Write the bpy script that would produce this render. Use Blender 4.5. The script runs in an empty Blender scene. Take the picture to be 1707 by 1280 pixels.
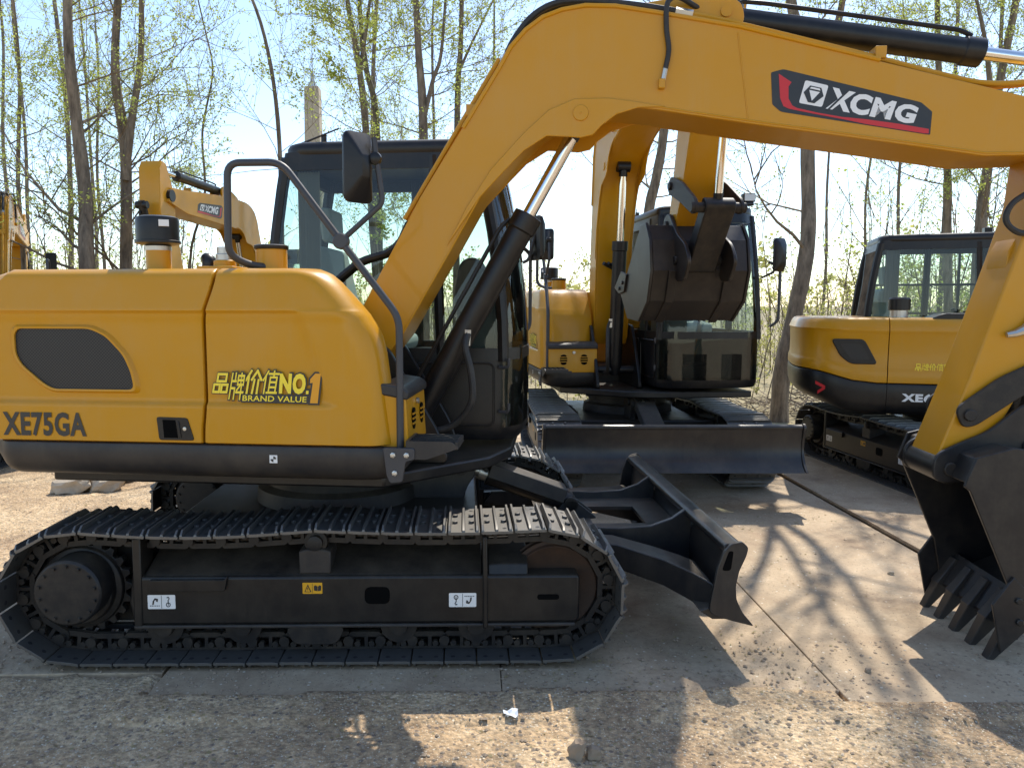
import bpy, math, random
from mathutils import Vector, Matrix, noise
R = math.radians
V = Vector

# ------------------------------------------------------------------ camera, sky, sun, exposure
scene = bpy.context.scene
col = scene.collection
CAM_H = 1.64
cam_data = bpy.data.cameras.new('camera')
cam_data.sensor_width = 36.0
cam_data.lens = 36.0 * 1282 / 1707
cam_data.shift_x = (853.5 - 795) / 1707
cam_data.clip_start = 0.05
cam_data.clip_end = 3000
cam = bpy.data.objects.new('camera', cam_data)
cam.location = (0, 0, CAM_H)
PITCH = math.atan((640 - 510) / 1282)
cam.rotation_euler = (R(90) - PITCH, 0, 0)
col.objects.link(cam)
scene.camera = cam

SUN_EL, SUN_AZ = R(56), R(22)            # azimuth measured from +Y towards +X
to_sun = V((math.sin(SUN_AZ) * math.cos(SUN_EL), math.cos(SUN_AZ) * math.cos(SUN_EL), math.sin(SUN_EL)))
world = bpy.data.worlds.new('World')
scene.world = world
world.use_nodes = True
wn = world.node_tree.nodes
wn.clear()
sky = wn.new('ShaderNodeTexSky')
sky.sky_type = 'NISHITA'
sky.sun_disc = False
sky.sun_elevation = SUN_EL
sky.sun_rotation = SUN_AZ
sky.altitude = 100
sky.air_density = 1.0
sky.dust_density = 0.5
sky.ozone_density = 1.2
bg = wn.new('ShaderNodeBackground')
bg.inputs['Strength'].default_value = 0.14
wo = wn.new('ShaderNodeOutputWorld')
world.node_tree.links.new(sky.outputs[0], bg.inputs['Color'])
world.node_tree.links.new(bg.outputs[0], wo.inputs['Surface'])
sun_data = bpy.data.lights.new('sun', 'SUN')
sun_data.energy = 3.1
sun_data.angle = R(0.5)
sun_data.color = (1.0, 0.94, 0.84)
sun = bpy.data.objects.new('sun', sun_data)
sun.rotation_euler = to_sun.to_track_quat('Z', 'Y').to_euler()
sun.location = to_sun * 50
col.objects.link(sun)
scene.view_settings.view_transform = 'Standard'
scene.view_settings.look = 'None'
scene.view_settings.gamma = 1.0
scene.view_settings.exposure = 0.97
scene.cycles.max_bounces = 8
scene.cycles.transparent_max_bounces = 16
scene.cycles.use_denoising = True

# ------------------------------------------------------------------ materials
def new_mat(name):
    m = bpy.data.materials.new(name)
    m.use_nodes = True
    nt = m.node_tree
    b = nt.nodes['Principled BSDF']
    return m, nt, b

def noise_col(nt, scale, stops, coord='Object', detail=6, rough=0.6, stretch=None):
    tc = nt.nodes.new('ShaderNodeTexCoord')
    src = tc.outputs[coord]
    if stretch:
        mp = nt.nodes.new('ShaderNodeMapping')
        mp.inputs['Scale'].default_value = stretch
        nt.links.new(src, mp.inputs['Vector'])
        src = mp.outputs[0]
    n = nt.nodes.new('ShaderNodeTexNoise')
    n.inputs['Scale'].default_value = scale
    n.inputs['Detail'].default_value = detail
    n.inputs['Roughness'].default_value = rough
    nt.links.new(src, n.inputs['Vector'])
    r = nt.nodes.new('ShaderNodeValToRGB')
    el = r.color_ramp.elements
    while len(el) < len(stops):
        el.new(0.5)
    for e, (p, c) in zip(el, stops):
        e.position = p
        e.color = (c, c, c, 1) if isinstance(c, (int, float)) else (*c, 1)
    nt.links.new(n.outputs['Fac'], r.inputs['Fac'])
    return r.outputs['Color'], n.outputs['Fac'], src

def bump(nt, b, height, strength, dist):
    bp = nt.nodes.new('ShaderNodeBump')
    bp.inputs['Strength'].default_value = strength
    bp.inputs['Distance'].default_value = dist
    nt.links.new(height, bp.inputs['Height'])
    nt.links.new(bp.outputs[0], b.inputs['Normal'])

def mixc(nt, fac, a, c, mode='MIX'):
    m = nt.nodes.new('ShaderNodeMix')
    m.data_type = 'RGBA'
    m.blend_type = mode
    for s, v in ((m.inputs['Factor'], fac), (m.inputs[6], a), (m.inputs[7], c)):
        if hasattr(v, 'links'):
            nt.links.new(v, s)
        else:
            s.default_value = v if isinstance(v, float) else (*v, 1)
    return m.outputs[2]

def paint(name, c, rough, dust=(0.3, 0.24, 0.16), dust_amt=0.12, coat=0.0, metallic=0.0, scale=3.0, orange=0.0, spec=0.5, lie=0.0, streak=0.0):
    m, nt, b = new_mat(name)
    f, raw, src = noise_col(nt, scale, [(0.42, 0.0), (0.8, 1.0)], rough=0.7)
    mu = nt.nodes.new('ShaderNodeMath')
    mu.operation = 'MULTIPLY'
    mu.inputs[1].default_value = dust_amt
    nt.links.new(f, mu.inputs[0])
    cc = mixc(nt, mu.outputs[0], c, dust)
    if streak:                              # faint run marks down the panels
        s1, _, _ = noise_col(nt, 5.0, [(0.50, 0.0), (0.72, streak)], detail=7, rough=0.75, stretch=(3.0, 3.0, 0.35))
        cc = mixc(nt, s1, cc, tuple(0.55 * x + 0.45 * d for x, d in zip(c, dust)))
    if lie:                                 # dust settled on faces that look up
        g = nt.nodes.new('ShaderNodeNewGeometry'); sz = nt.nodes.new('ShaderNodeSeparateXYZ'); nt.links.new(g.outputs['Normal'], sz.inputs[0])
        mr = nt.nodes.new('ShaderNodeMapRange'); mr.inputs['From Min'].default_value = 0.35; mr.inputs['From Max'].default_value = 0.95; mr.inputs['To Max'].default_value = lie
        nt.links.new(sz.outputs['Z'], mr.inputs['Value'])
        s2, _, _ = noise_col(nt, 6.0, [(0.35, 0.15), (0.65, 1.0)], detail=9, rough=0.75)
        m2 = nt.nodes.new('ShaderNodeMath'); m2.operation = 'MULTIPLY'; nt.links.new(mr.outputs[0], m2.inputs[0]); nt.links.new(s2, m2.inputs[1])
        cc = mixc(nt, m2.outputs[0], cc, (0.33, 0.27, 0.19))
    nt.links.new(cc, b.inputs['Base Color'])
    rr = nt.nodes.new('ShaderNodeMapRange')
    rr.inputs['To Min'].default_value = rough - 0.06
    rr.inputs['To Max'].default_value = rough + 0.14
    nt.links.new(raw, rr.inputs['Value'])
    nt.links.new(rr.outputs[0], b.inputs['Roughness'])
    b.inputs['Metallic'].default_value = metallic
    b.inputs['Coat Weight'].default_value = coat
    b.inputs['Coat Roughness'].default_value = 0.06
    b.inputs['Specular IOR Level'].default_value = spec
    if orange:
        n2 = nt.nodes.new('ShaderNodeTexNoise')
        n2.inputs['Scale'].default_value = 5.0
        n2.inputs['Detail'].default_value = 2
        nt.links.new(src, n2.inputs['Vector'])
        bump(nt, b, n2.outputs['Fac'], orange, 0.01)
    return m

M = {}
M['yellow'] = paint('yellow_paint', (0.56, 0.258, 0.003), 0.33, dust=(0.50, 0.33, 0.14), dust_amt=0.20, coat=0.14, orange=0.16, spec=0.3, lie=0.22, streak=0.30)
M['black'] = paint('black_paint', (0.006, 0.006, 0.007), 0.34, dust_amt=0.07, scale=5, spec=0.4, lie=0.16, streak=0.05)
M['dark'] = paint('dark_grey_paint', (0.022, 0.021, 0.022), 0.42, dust_amt=0.14, scale=4, spec=0.4, lie=0.2, streak=0.08)
M['rail'] = paint('rail_paint', (0.04, 0.041, 0.046), 0.45, dust_amt=0.08)
M['steel'] = paint('track_steel', (0.15, 0.148, 0.142), 0.44, dust=(0.10, 0.07, 0.045), dust_amt=0.55, metallic=0.7, scale=9, lie=0.12)
M['cast'] = paint('cast_black', (0.010, 0.010, 0.011), 0.45, dust=(0.10, 0.075, 0.05), dust_amt=0.45, scale=8, spec=0.4, lie=0.25)
M['bucketsteel'] = paint('bucket_paint', (0.011, 0.011, 0.013), 0.36, dust_amt=0.10, scale=6, orange=0.05, spec=0.4, lie=0.18, streak=0.08)
M['bucketworn'] = paint('bucket_weathered_paint', (0.017, 0.0135, 0.012), 0.36, dust_amt=0.10, scale=6, orange=0.05)
M['bladepaint'] = paint('blade_paint', (0.014, 0.014, 0.016), 0.30, dust_amt=0.12, scale=4, orange=0.06, spec=0.5, lie=0.28, streak=0.10)
M['rusty'] = paint('rusty_cast', (0.035, 0.021, 0.014), 0.55, dust=(0.09, 0.045, 0.025), dust_amt=0.5, scale=12, spec=0.3)
M['chrome'] = paint('chrome', (0.75, 0.75, 0.75), 0.12, dust_amt=0.05, metallic=1.0)
M['zinc'] = paint('zinc_fitting', (0.55, 0.54, 0.50), 0.38, dust_amt=0.2, metallic=0.9, scale=20)
M['rubber'] = paint('hose_rubber', (0.016, 0.016, 0.016), 0.55, dust_amt=0.12, scale=20)
M['white'] = paint('white_print', (0.78, 0.78, 0.76), 0.4, dust_amt=0.05)
M['red'] = paint('red_print', (0.55, 0.015, 0.02), 0.35, dust_amt=0.04)
M['decalblack'] = paint('black_print', (0.018, 0.018, 0.02), 0.35, dust_amt=0.06)
M['hole_shade'] = paint('hole_shade_black', (0.0015, 0.0015, 0.0015), 0.8, dust_amt=0.0, spec=0.1)  # near-black paint standing in for the shade inside holes and slots
M['amber'] = paint('amber_print', (0.72, 0.36, 0.01), 0.4, dust_amt=0.03)
M['letterblack'] = paint('letter_print', (0.03, 0.028, 0.026), 0.45, dust_amt=0.08)
M['gold'] = paint('gold_print', (0.95, 0.72, 0.04), 0.4, dust_amt=0.03)
M['orangeprint'] = paint('orange_print', (0.75, 0.33, 0.01), 0.4, dust_amt=0.03)
M['seat'] = paint('seat_fabric', (0.34, 0.39, 0.38), 0.8, dust_amt=0.1)
M['curtain'] = paint('curtain_cloth', (0.46, 0.45, 0.42), 0.85, dust_amt=0.05)
M['plastic'] = paint('interior_plastic', (0.09, 0.10, 0.10), 0.6, dust_amt=0.1)
M['wrap'] = paint('clear_wrap', (0.5, 0.52, 0.50), 0.3, dust_amt=0.1)
M['concrete'] = paint('concrete', (0.46, 0.38, 0.28), 0.9, dust=(0.2, 0.17, 0.13), dust_amt=0.6, scale=7)
M['paper'] = paint('paper', (0.75, 0.77, 0.78), 0.7, dust_amt=0.2, scale=30)
M['stone'] = paint('stone', (0.30, 0.225, 0.155), 0.9, dust_amt=0.4, scale=18)
M['lamp'] = paint('lamp_lens', (0.62, 0.63, 0.62), 0.15, dust_amt=0.05)

def grille_mat():
    m, nt, b = new_mat('perforated_grille')
    tc = nt.nodes.new('ShaderNodeTexCoord')
    mp = nt.nodes.new('ShaderNodeMapping')
    mp.inputs['Scale'].default_value = (95, 95, 95)
    mp.inputs['Rotation'].default_value = (0, R(45), 0)
    nt.links.new(tc.outputs['Object'], mp.inputs['Vector'])
    sx = nt.nodes.new('ShaderNodeSeparateXYZ')
    nt.links.new(mp.outputs[0], sx.inputs[0])
    cx = nt.nodes.new('ShaderNodeCombineXYZ')
    nt.links.new(sx.outputs['X'], cx.inputs['X'])
    nt.links.new(sx.outputs['Z'], cx.inputs['Y'])
    ck = nt.nodes.new('ShaderNodeTexVoronoi')
    ck.inputs['Scale'].default_value = 1.0
    ck.inputs['Randomness'].default_value = 0.0
    nt.links.new(cx.outputs[0], ck.inputs['Vector'])
    r = nt.nodes.new('ShaderNodeValToRGB')
    r.color_ramp.elements[0].position = 0.36
    r.color_ramp.elements[0].color = (0.003, 0.003, 0.003, 1)
    r.color_ramp.elements[1].position = 0.48
    r.color_ramp.elements[1].color = (0.035, 0.031, 0.028, 1)
    nt.links.new(ck.outputs['Distance'], r.inputs['Fac'])
    nt.links.new(r.outputs[0], b.inputs['Base Color'])
    b.inputs['Roughness'].default_value = 0.5
    return m
M['grille'] = grille_mat()

def glass_mat(name, tint, gloss=1.0):
    m, nt, b = new_mat(name)
    nt.nodes.remove(b)
    out = nt.nodes['Material Output']
    t = nt.nodes.new('ShaderNodeBsdfTransparent')
    t.inputs['Color'].default_value = (*tint, 1)
    g = nt.nodes.new('ShaderNodeBsdfGlossy')
    g.inputs['Roughness'].default_value = 0.015
    g.inputs['Color'].default_value = (gloss, gloss, gloss, 1)
    lw = nt.nodes.new('ShaderNodeFresnel')
    lw.inputs['IOR'].default_value = 1.55
    mx = nt.nodes.new('ShaderNodeMixShader')
    nt.links.new(lw.outputs[0], mx.inputs[0])
    nt.links.new(t.outputs[0], mx.inputs[1])
    nt.links.new(g.outputs[0], mx.inputs[2])
    nt.links.new(mx.outputs[0], out.inputs['Surface'])
    return m
M['glass'] = glass_mat('cab_glass', (0.74, 0.83, 0.79), 0.72)

def bark_mat(name, c1, c2):
    m, nt, b = new_mat(name)
    cc, raw, _ = noise_col(nt, 14, [(0.3, c1), (0.7, c2)], stretch=(1, 1, 0.22), detail=8, rough=0.7)
    nt.links.new(cc, b.inputs['Base Color'])
    b.inputs['Roughness'].default_value = 0.9
    bump(nt, b, raw, 0.7, 0.02)
    return m
M['bark'] = bark_mat('bark', (0.055, 0.042, 0.030), (0.32, 0.255, 0.185))
M['barkpale'] = bark_mat('bark_pale', (0.06, 0.05, 0.035), (0.21, 0.18, 0.13))

def leaf_mat(name, c1, c2, c3):
    m, nt, b = new_mat(name)
    out = nt.nodes['Material Output']
    cc, raw, _ = noise_col(nt, 3.0, [(0.3, c1), (0.5, c2), (0.7, c3)], detail=8, rough=0.9)
    nt.links.new(cc, b.inputs['Base Color'])
    b.inputs['Roughness'].default_value = 0.55
    tr = nt.nodes.new('ShaderNodeBsdfTranslucent')
    nt.links.new(mixc(nt, 1.0, cc, (1.0, 1.0, 0.75), 'MULTIPLY'), tr.inputs['Color'])
    mx = nt.nodes.new('ShaderNodeMixShader')
    mx.inputs[0].default_value = 0.5
    nt.links.new(b.outputs[0], mx.inputs[1])
    nt.links.new(tr.outputs[0], mx.inputs[2])
    nt.links.new(mx.outputs[0], out.inputs['Surface'])
    return m
M['leaf'] = leaf_mat('spring_leaves', (0.28, 0.36, 0.07), (0.44, 0.50, 0.13), (0.58, 0.58, 0.23))
M['leafolive'] = leaf_mat('thicket_leaves', (0.28, 0.29, 0.09), (0.44, 0.43, 0.15), (0.58, 0.52, 0.25))
M['twig'] = bark_mat('twig_bark', (0.10, 0.075, 0.05), (0.28, 0.22, 0.15))
M['dryleaf'] = leaf_mat('dry_litter', (0.22, 0.17, 0.09), (0.40, 0.33, 0.18), (0.55, 0.48, 0.28))

def chips(nt, src, base, scale, c, thr):
    v = nt.nodes.new('ShaderNodeTexVoronoi'); v.inputs['Scale'].default_value = scale
    nt.links.new(src, v.inputs['Vector'])
    s = nt.nodes.new('ShaderNodeSeparateColor'); nt.links.new(v.outputs['Color'], s.inputs[0])
    a = nt.nodes.new('ShaderNodeMath'); a.operation = 'GREATER_THAN'; a.inputs[1].default_value = thr
    nt.links.new(s.outputs[0], a.inputs[0])
    d = nt.nodes.new('ShaderNodeMapRange'); d.inputs['From Min'].default_value = 0.42; d.inputs['From Max'].default_value = 0.28
    nt.links.new(v.outputs['Distance'], d.inputs['Value'])
    k = nt.nodes.new('ShaderNodeMath'); k.operation = 'MULTIPLY'
    nt.links.new(a.outputs[0], k.inputs[0]); nt.links.new(d.outputs[0], k.inputs[1])
    return mixc(nt, k.outputs[0], base, c)

def ground_mat():
    m, nt, b = new_mat('dirt_ground')
    c1, raw, src = noise_col(nt, 1.1, [(0.34, (0.29, 0.19, 0.11)), (0.50, (0.50, 0.35, 0.20)), (0.68, (0.68, 0.51, 0.31))], detail=10, rough=0.72)
    c2, raw2, _ = noise_col(nt, 34, [(0.36, 0.55), (0.64, 1.2)], detail=6, rough=0.7)
    near = mixc(nt, 1.0, c1, c2, 'MULTIPLY')
    near = chips(nt, src, near, 75, (0.64, 0.55, 0.41), .88)
    near = chips(nt, src, near, 38, (0.20, 0.15, 0.11), .86)
    near = chips(nt, src, near, 160, (0.66, 0.58, 0.43), .84)
    c3, raw3, _ = noise_col(nt, 9, [(0.3, (0.16, 0.12, 0.06)), (0.55, (0.36, 0.30, 0.17)), (0.75, (0.46, 0.41, 0.25))], detail=10, rough=0.8)
    sx = nt.nodes.new('ShaderNodeSeparateXYZ')
    nt.links.new(src, sx.inputs[0])
    nn = nt.nodes.new('ShaderNodeTexNoise')
    nn.inputs['Scale'].default_value = 0.7
    nn.inputs['Detail'].default_value = 5
    nt.links.new(src, nn.inputs['Vector'])
    ad = nt.nodes.new('ShaderNodeMath')
    ad.operation = 'MULTIPLY_ADD'
    ad.inputs[1].default_value = 3.0
    nt.links.new(nn.outputs['Fac'], ad.inputs[0])
    nt.links.new(sx.outputs['Y'], ad.inputs[2])
    mr = nt.nodes.new('ShaderNodeMapRange')
    mr.inputs['From Min'].default_value = 9.6
    mr.inputs['From Max'].default_value = 11.2
    nt.links.new(ad.outputs[0], mr.inputs['Value'])
    nt.links.new(mixc(nt, mr.outputs[0], near, c3), b.inputs['Base Color'])
    b.inputs['Roughness'].default_value = 0.95
    vo = nt.nodes.new('ShaderNodeTexVoronoi')
    vo.inputs['Scale'].default_value = 55
    nt.links.new(src, vo.inputs['Vector'])
    mm = nt.nodes.new('ShaderNodeMath')
    mm.operation = 'SUBTRACT'
    nt.links.new(raw2, mm.inputs[0])
    nt.links.new(vo.outputs['Distance'], mm.inputs[1])
    bump(nt, b, mm.outputs[0], 0.55, 0.02)
    return m
M['ground'] = ground_mat()

def plate_mat():
    m, nt, b = new_mat('dusty_steel_plate')
    c1, raw, src = noise_col(nt, 1.6, [(0.32, (0.27, 0.18, 0.108)), (0.5, (0.43, 0.32, 0.205)), (0.70, (0.58, 0.455, 0.305))], detail=10, rough=0.7)
    c2, raw2, _ = noise_col(nt, 40, [(0.35, 0.86), (0.62, 1.06)], detail=6, rough=0.75)
    cc = mixc(nt, 1.0, c1, c2, 'MULTIPLY')
    f3, raw3, _ = noise_col(nt, 4.5, [(0.60, 0.0), (0.68, 1.0)], detail=8, rough=0.75)
    cc = mixc(nt, f3, cc, (0.17, 0.115, 0.075))
    f4, raw4, _ = noise_col(nt, 0.9, [(0.46, 0.0), (0.62, 0.85)], detail=12, rough=0.78)
    cc = mixc(nt, f4, cc, mixc(nt, 1.0, (0.43, 0.32, 0.20), c2, 'MULTIPLY'))
    f5, raw5, _ = noise_col(nt, 2.3, [(0.58, 0.0), (0.68, 0.7)], detail=7, rough=0.7)
    cc = mixc(nt, f5, cc, (0.20, 0.135, 0.085))
    cc = chips(nt, src, cc, 60, (0.62, 0.55, 0.42), .975)
    cc = chips(nt, src, cc, 110, (0.17, 0.12, 0.085), .95)
    nt.links.new(cc, b.inputs['Base Color'])
    b.inputs['Roughness'].default_value = 0.85
    bump(nt, b, raw2, 0.35, 0.008)
    return m
M['plate'] = plate_mat()

# ------------------------------------------------------------------ mesh helpers
class MB:
    def __init__(s):
        s.v = []; s.f = []; s.mi = []; s.m = 0
    def add(s, vs, fs):
        o = len(s.v)
        s.v.extend(tuple(p) for p in vs)
        for f in fs:
            s.f.append(tuple(i + o for i in f)); s.mi.append(s.m)
    def box(s, x0, x1, y0, y1, z0, z1, mat=None):
        vs = [V((x, y, z)) for x in (x0, x1) for y in (y0, y1) for z in (z0, z1)]
        if mat is not None: vs = [mat @ p for p in vs]
        s.add(vs, [(0, 1, 3, 2), (4, 6, 7, 5), (0, 4, 5, 1), (2, 3, 7, 6), (0, 2, 6, 4), (1, 5, 7, 3)])
    def prism(s, pts, y0, y1, fn=None):
        """xz outline extruded along y"""
        a = sum(pts[i][0] * pts[(i + 1) % len(pts)][1] - pts[(i + 1) % len(pts)][0] * pts[i][1] for i in range(len(pts)))
        if a < 0: pts = pts[::-1]
        n = len(pts)
        vs = [V((p[0], y0, p[1])) for p in pts] + [V((p[0], y1, p[1])) for p in pts]
        if fn: vs = [fn(p) for p in vs]
        fs = [tuple(range(n)), tuple(range(2 * n - 1, n - 1, -1))]
        fs += [(i, i + n, (i + 1) % n + n, (i + 1) % n) for i in range(n)]
        s.add(vs, fs)
    def prism_z(s, pts, z0, z1):
        a = sum(pts[i][0] * pts[(i + 1) % len(pts)][1] - pts[(i + 1) % len(pts)][0] * pts[i][1] for i in range(len(pts)))
        if a < 0: pts = pts[::-1]
        n = len(pts)
        vs = [(p[0], p[1], z0) for p in pts] + [(p[0], p[1], z1) for p in pts]
        fs = [tuple(range(n - 1, -1, -1)), tuple(range(n, 2 * n))]
        fs += [(i, (i + 1) % n, (i + 1) % n + n, i + n) for i in range(n)]
        s.add(vs, fs)
    def tube(s, pts, r, n=8, cap=True):
        pts = [V(p) for p in pts]
        rs = r if isinstance(r, (list, tuple)) else [r] * len(pts)
        t0 = (pts[1] - pts[0]).normalized()
        nrm = t0.orthogonal().normalized()
        o = len(s.v); k = len(pts)
        for i, p in enumerate(pts):
            t = (pts[min(i + 1, k - 1)] - pts[max(i - 1, 0)])
            t = t.normalized() if t.length > 1e-9 else t0
            nrm = nrm - t * nrm.dot(t)
            nrm = nrm.normalized() if nrm.length > 1e-6 else t.orthogonal().normalized()
            b = t.cross(nrm)
            for j in range(n):
                a = 2 * math.pi * j / n
                s.v.append(tuple(p + (nrm * math.cos(a) + b * math.sin(a)) * rs[i]))
        for i in range(k - 1):
            for j in range(n):
                j2 = (j + 1) % n
                s.f.append((o + i * n + j, o + i * n + j2, o + (i + 1) * n + j2, o + (i + 1) * n + j)); s.mi.append(s.m)
        if cap:
            s.f.append(tuple(o + j for j in range(n - 1, -1, -1))); s.mi.append(s.m)
            s.f.append(tuple(o + (k - 1) * n + j for j in range(n))); s.mi.append(s.m)
    def cyl(s, p0, p1, r, n=24, r1=None):
        s.tube([p0, p1], [r, r if r1 is None else r1], n)
    def lathe(s, c, axis, prof, n=28):
        """prof: list of (radius, height along axis) from c"""
        axis = V(axis).normalized(); u = axis.orthogonal().normalized(); w = axis.cross(u); c = V(c)
        o = len(s.v); k = len(prof)
        for r, h in prof:
            for j in range(n):
                a = 2 * math.pi * j / n
                s.v.append(tuple(c + axis * h + (u * math.cos(a) + w * math.sin(a)) * r))
        for i in range(k - 1):
            for j in range(n):
                j2 = (j + 1) % n
                s.f.append((o + i * n + j, o + i * n + j2, o + (i + 1) * n + j2, o + (i + 1) * n + j)); s.mi.append(s.m)
        s.f.append(tuple(o + j for j in range(n - 1, -1, -1))); s.mi.append(s.m)
        s.f.append(tuple(o + (k - 1) * n + j for j in range(n))); s.mi.append(s.m)
    def loft(s, rings, cap=True):
        o = len(s.v); n = len(rings[0])
        for r in rings: s.v.extend(tuple(p) for p in r)
        for i in range(len(rings) - 1):
            for j in range(n):
                j2 = (j + 1) % n
                s.f.append((o + i * n + j, o + i * n + j2, o + (i + 1) * n + j2, o + (i + 1) * n + j)); s.mi.append(s.m)
        if cap:
            s.f.append(tuple(o + j for j in range(n - 1, -1, -1))); s.mi.append(s.m)
            s.f.append(tuple(o + (len(rings) - 1) * n + j for j in range(n))); s.mi.append(s.m)
    def grid(s, rows):
        o = len(s.v); n = len(rows[0])
        for r in rows: s.v.extend(tuple(p) for p in r)
        for i in range(len(rows) - 1):
            for j in range(n - 1):
                s.f.append((o + i * n + j, o + i * n + j + 1, o + (i + 1) * n + j + 1, o + (i + 1) * n + j)); s.mi.append(s.m)
    def build(s, name, mats, parent=None, bevel=0.0, smooth=35, seg=2, mtx=None):
        me = bpy.data.meshes.new(name)
        me.from_pydata(s.v, [], s.f)
        if not isinstance(mats, (list, tuple)): mats = [mats]
        for m in mats: me.materials.append(m)
        if len(mats) > 1: me.polygons.foreach_set('material_index', s.mi)
        if smooth:
            me.polygons.foreach_set('use_smooth', [True] * len(me.polygons))
            me.set_sharp_from_angle(angle=R(smooth))
        me.update()
        ob = bpy.data.objects.new(name, me)
        col.objects.link(ob)
        if parent is not None: ob.parent = parent
        if mtx is not None: ob.matrix_local = mtx
        if bevel:
            md = ob.modifiers.new('bevel', 'BEVEL')
            md.width = bevel; md.segments = seg; md.limit_method = 'ANGLE'; md.angle_limit = R(40)
            md.harden_normals = False
        return ob

def round_poly(pts, r, seg=5):
    """round the corners of a closed 2D outline; r a number or a list"""
    out = []; n = len(pts)
    for i in range(n):
        p = V((*pts[i], 0)); a = V((*pts[i - 1], 0)); b = V((*pts[(i + 1) % n], 0))
        rr = r[i] if isinstance(r, (list, tuple)) else r
        da, db = a - p, b - p
        d = min(rr, da.length * 0.48, db.length * 0.48)
        if d < 1e-4: out.append((p.x, p.y)); continue
        p0, p1 = p + da.normalized() * d, p + db.normalized() * d
        for k in range(seg + 1):
            t = k / seg
            q = p0 * (1 - t) ** 2 + p * 2 * t * (1 - t) + p1 * t * t
            out.append((q.x, q.y))
    return out

def bez(pts, n=8):
    """Catmull-Rom through 3D points"""
    P = [V(p) for p in pts]; P = [P[0] * 2 - P[1]] + P + [P[-1] * 2 - P[-2]]
    out = []
    for i in range(1, len(P) - 2):
        for k in range(n):
            t = k / n
            out.append(0.5 * ((2 * P[i]) + (P[i + 1] - P[i - 1]) * t + (2 * P[i - 1] - 5 * P[i] + 4 * P[i + 1] - P[i + 2]) * t * t + (3 * P[i] - P[i - 1] - 3 * P[i + 1] + P[i + 2]) * t ** 3))
    out.append(P[-2]); return out

def rounded_path(pts, r, seg=5):
    P = [V(p) for p in pts]; out = [P[0]]
    for i in range(1, len(P) - 1):
        da, db = P[i - 1] - P[i], P[i + 1] - P[i]
        d = min(r, da.length * 0.48, db.length * 0.48)
        p0, p1 = P[i] + da.normalized() * d, P[i] + db.normalized() * d
        for k in range(seg + 1):
            t = k / seg
            out.append(p0 * (1 - t) ** 2 + P[i] * 2 * t * (1 - t) + p1 * t * t)
    out.append(P[-1]); return out

_tc = {}
def text_mesh(s, weight=0.0):
    key = (s, weight)
    if key in _tc: return _tc[key]
    cu = bpy.data.curves.new('tmp_text', 'FONT')
    cu.body = s; cu.size = 1.0; cu.offset = weight; cu.resolution_u = 3; cu.space_character = 1 + weight * 2.6
    ob = bpy.data.objects.new('tmp_text', cu)
    col.objects.link(ob)
    dg = bpy.context.evaluated_depsgraph_get()
    me = bpy.data.meshes.new_from_object(ob.evaluated_get(dg))
    vs = [(v.co.x, v.co.y) for v in me.vertices]; fs = [tuple(p.vertices) for p in me.polygons]
    bpy.data.objects.remove(ob); bpy.data.curves.remove(cu); bpy.data.meshes.remove(me)
    x0 = min(v[0] for v in vs); x1 = max(v[0] for v in vs); y0 = min(v[1] for v in vs); y1 = max(v[1] for v in vs)
    _tc[key] = ([((x - x0) / (x1 - x0), (y - y0) / (y1 - y0)) for x, y in vs], fs)
    return _tc[key]

def put_text(mb, s, fn, u0, u1, v0, v1, shear=0.0, weight=0.0, grow=0.0):
    vs, fs = text_mesh(s, weight)
    mb.add([fn(u0 - grow + (u1 - u0 + 2 * grow) * a + shear * (b - 0.5), v0 - grow + (v1 - v0 + 2 * grow) * b) for a, b in vs], fs)

def rect_strokes(x0, y0, x1, y1, *mid):
    return [(x0, y0, x1, y0), (x0, y1, x1, y1), (x0, y0, x0, y1), (x1, y0, x1, y1)] + [(x0, m, x1, m) for m in mid]
MAN = [(3.0, 9.8, .4, 5.8), (1.9, 7.4, 1.9, .2)]
GLYPHS = [rect_strokes(2.2, 5.9, 7.8, 9.4) + rect_strokes(.6, .6, 4.3, 4.3) + rect_strokes(5.7, .6, 9.4, 4.3),
          [(1.0, 9.8, .6, .2), (1.0, 6.9, 4.6, 6.9), (3.4, 9.9, 3.4, 6.9), (.9, 4.2, 3.8, 4.2), (3.7, 4.2, 3.7, .1), (7.5, 9.9, 7.5, 5.4), (4.9, 2.7, 9.9, 2.7), (8.2, 5.0, 8.2, .1), (7.2, 5.2, 5.2, 3.4)] + rect_strokes(5.5, 5.6, 9.5, 9.0, 7.3),
          MAN + [(6.7, 9.9, 3.9, 6.0), (6.7, 9.9, 9.8, 6.0), (5.6, 5.9, 5.2, .2), (8.1, 5.9, 8.1, .2)],
          MAN + [(3.7, 8.7, 9.9, 8.7), (6.8, 9.9, 6.8, 7.2), (3.5, .5, 9.9, .5)] + rect_strokes(4.8, .6, 9.0, 7.2, 2.9, 5.1)]
def put_strokes(mb, k, fn, t=None):
    t = t or (.62, .44, .60, .46)[k]
    for i, (x0, y0, x1, y1) in enumerate(GLYPHS[k]):
        d = V((x1 - x0, y1 - y0, 0)).normalized(); n = V((-d.y, d.x, 0)) * t; e = d * t * .8
        mb.add([V(fn((x + sx) / 10, (y + sy) / 10)) + V((0, -0.00025 * i, 0)) for x, y, sx, sy in ((x0, y0, n.x - e.x, n.y - e.y), (x0, y0, -n.x - e.x, -n.y - e.y), (x1, y1, -n.x + e.x, -n.y + e.y), (x1, y1, n.x + e.x, n.y + e.y))], [(0, 1, 2, 3)])

def put_poly(mb, fn, pts):
    mb.add([fn(*p) for p in pts], [tuple(range(len(pts)))])

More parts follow.
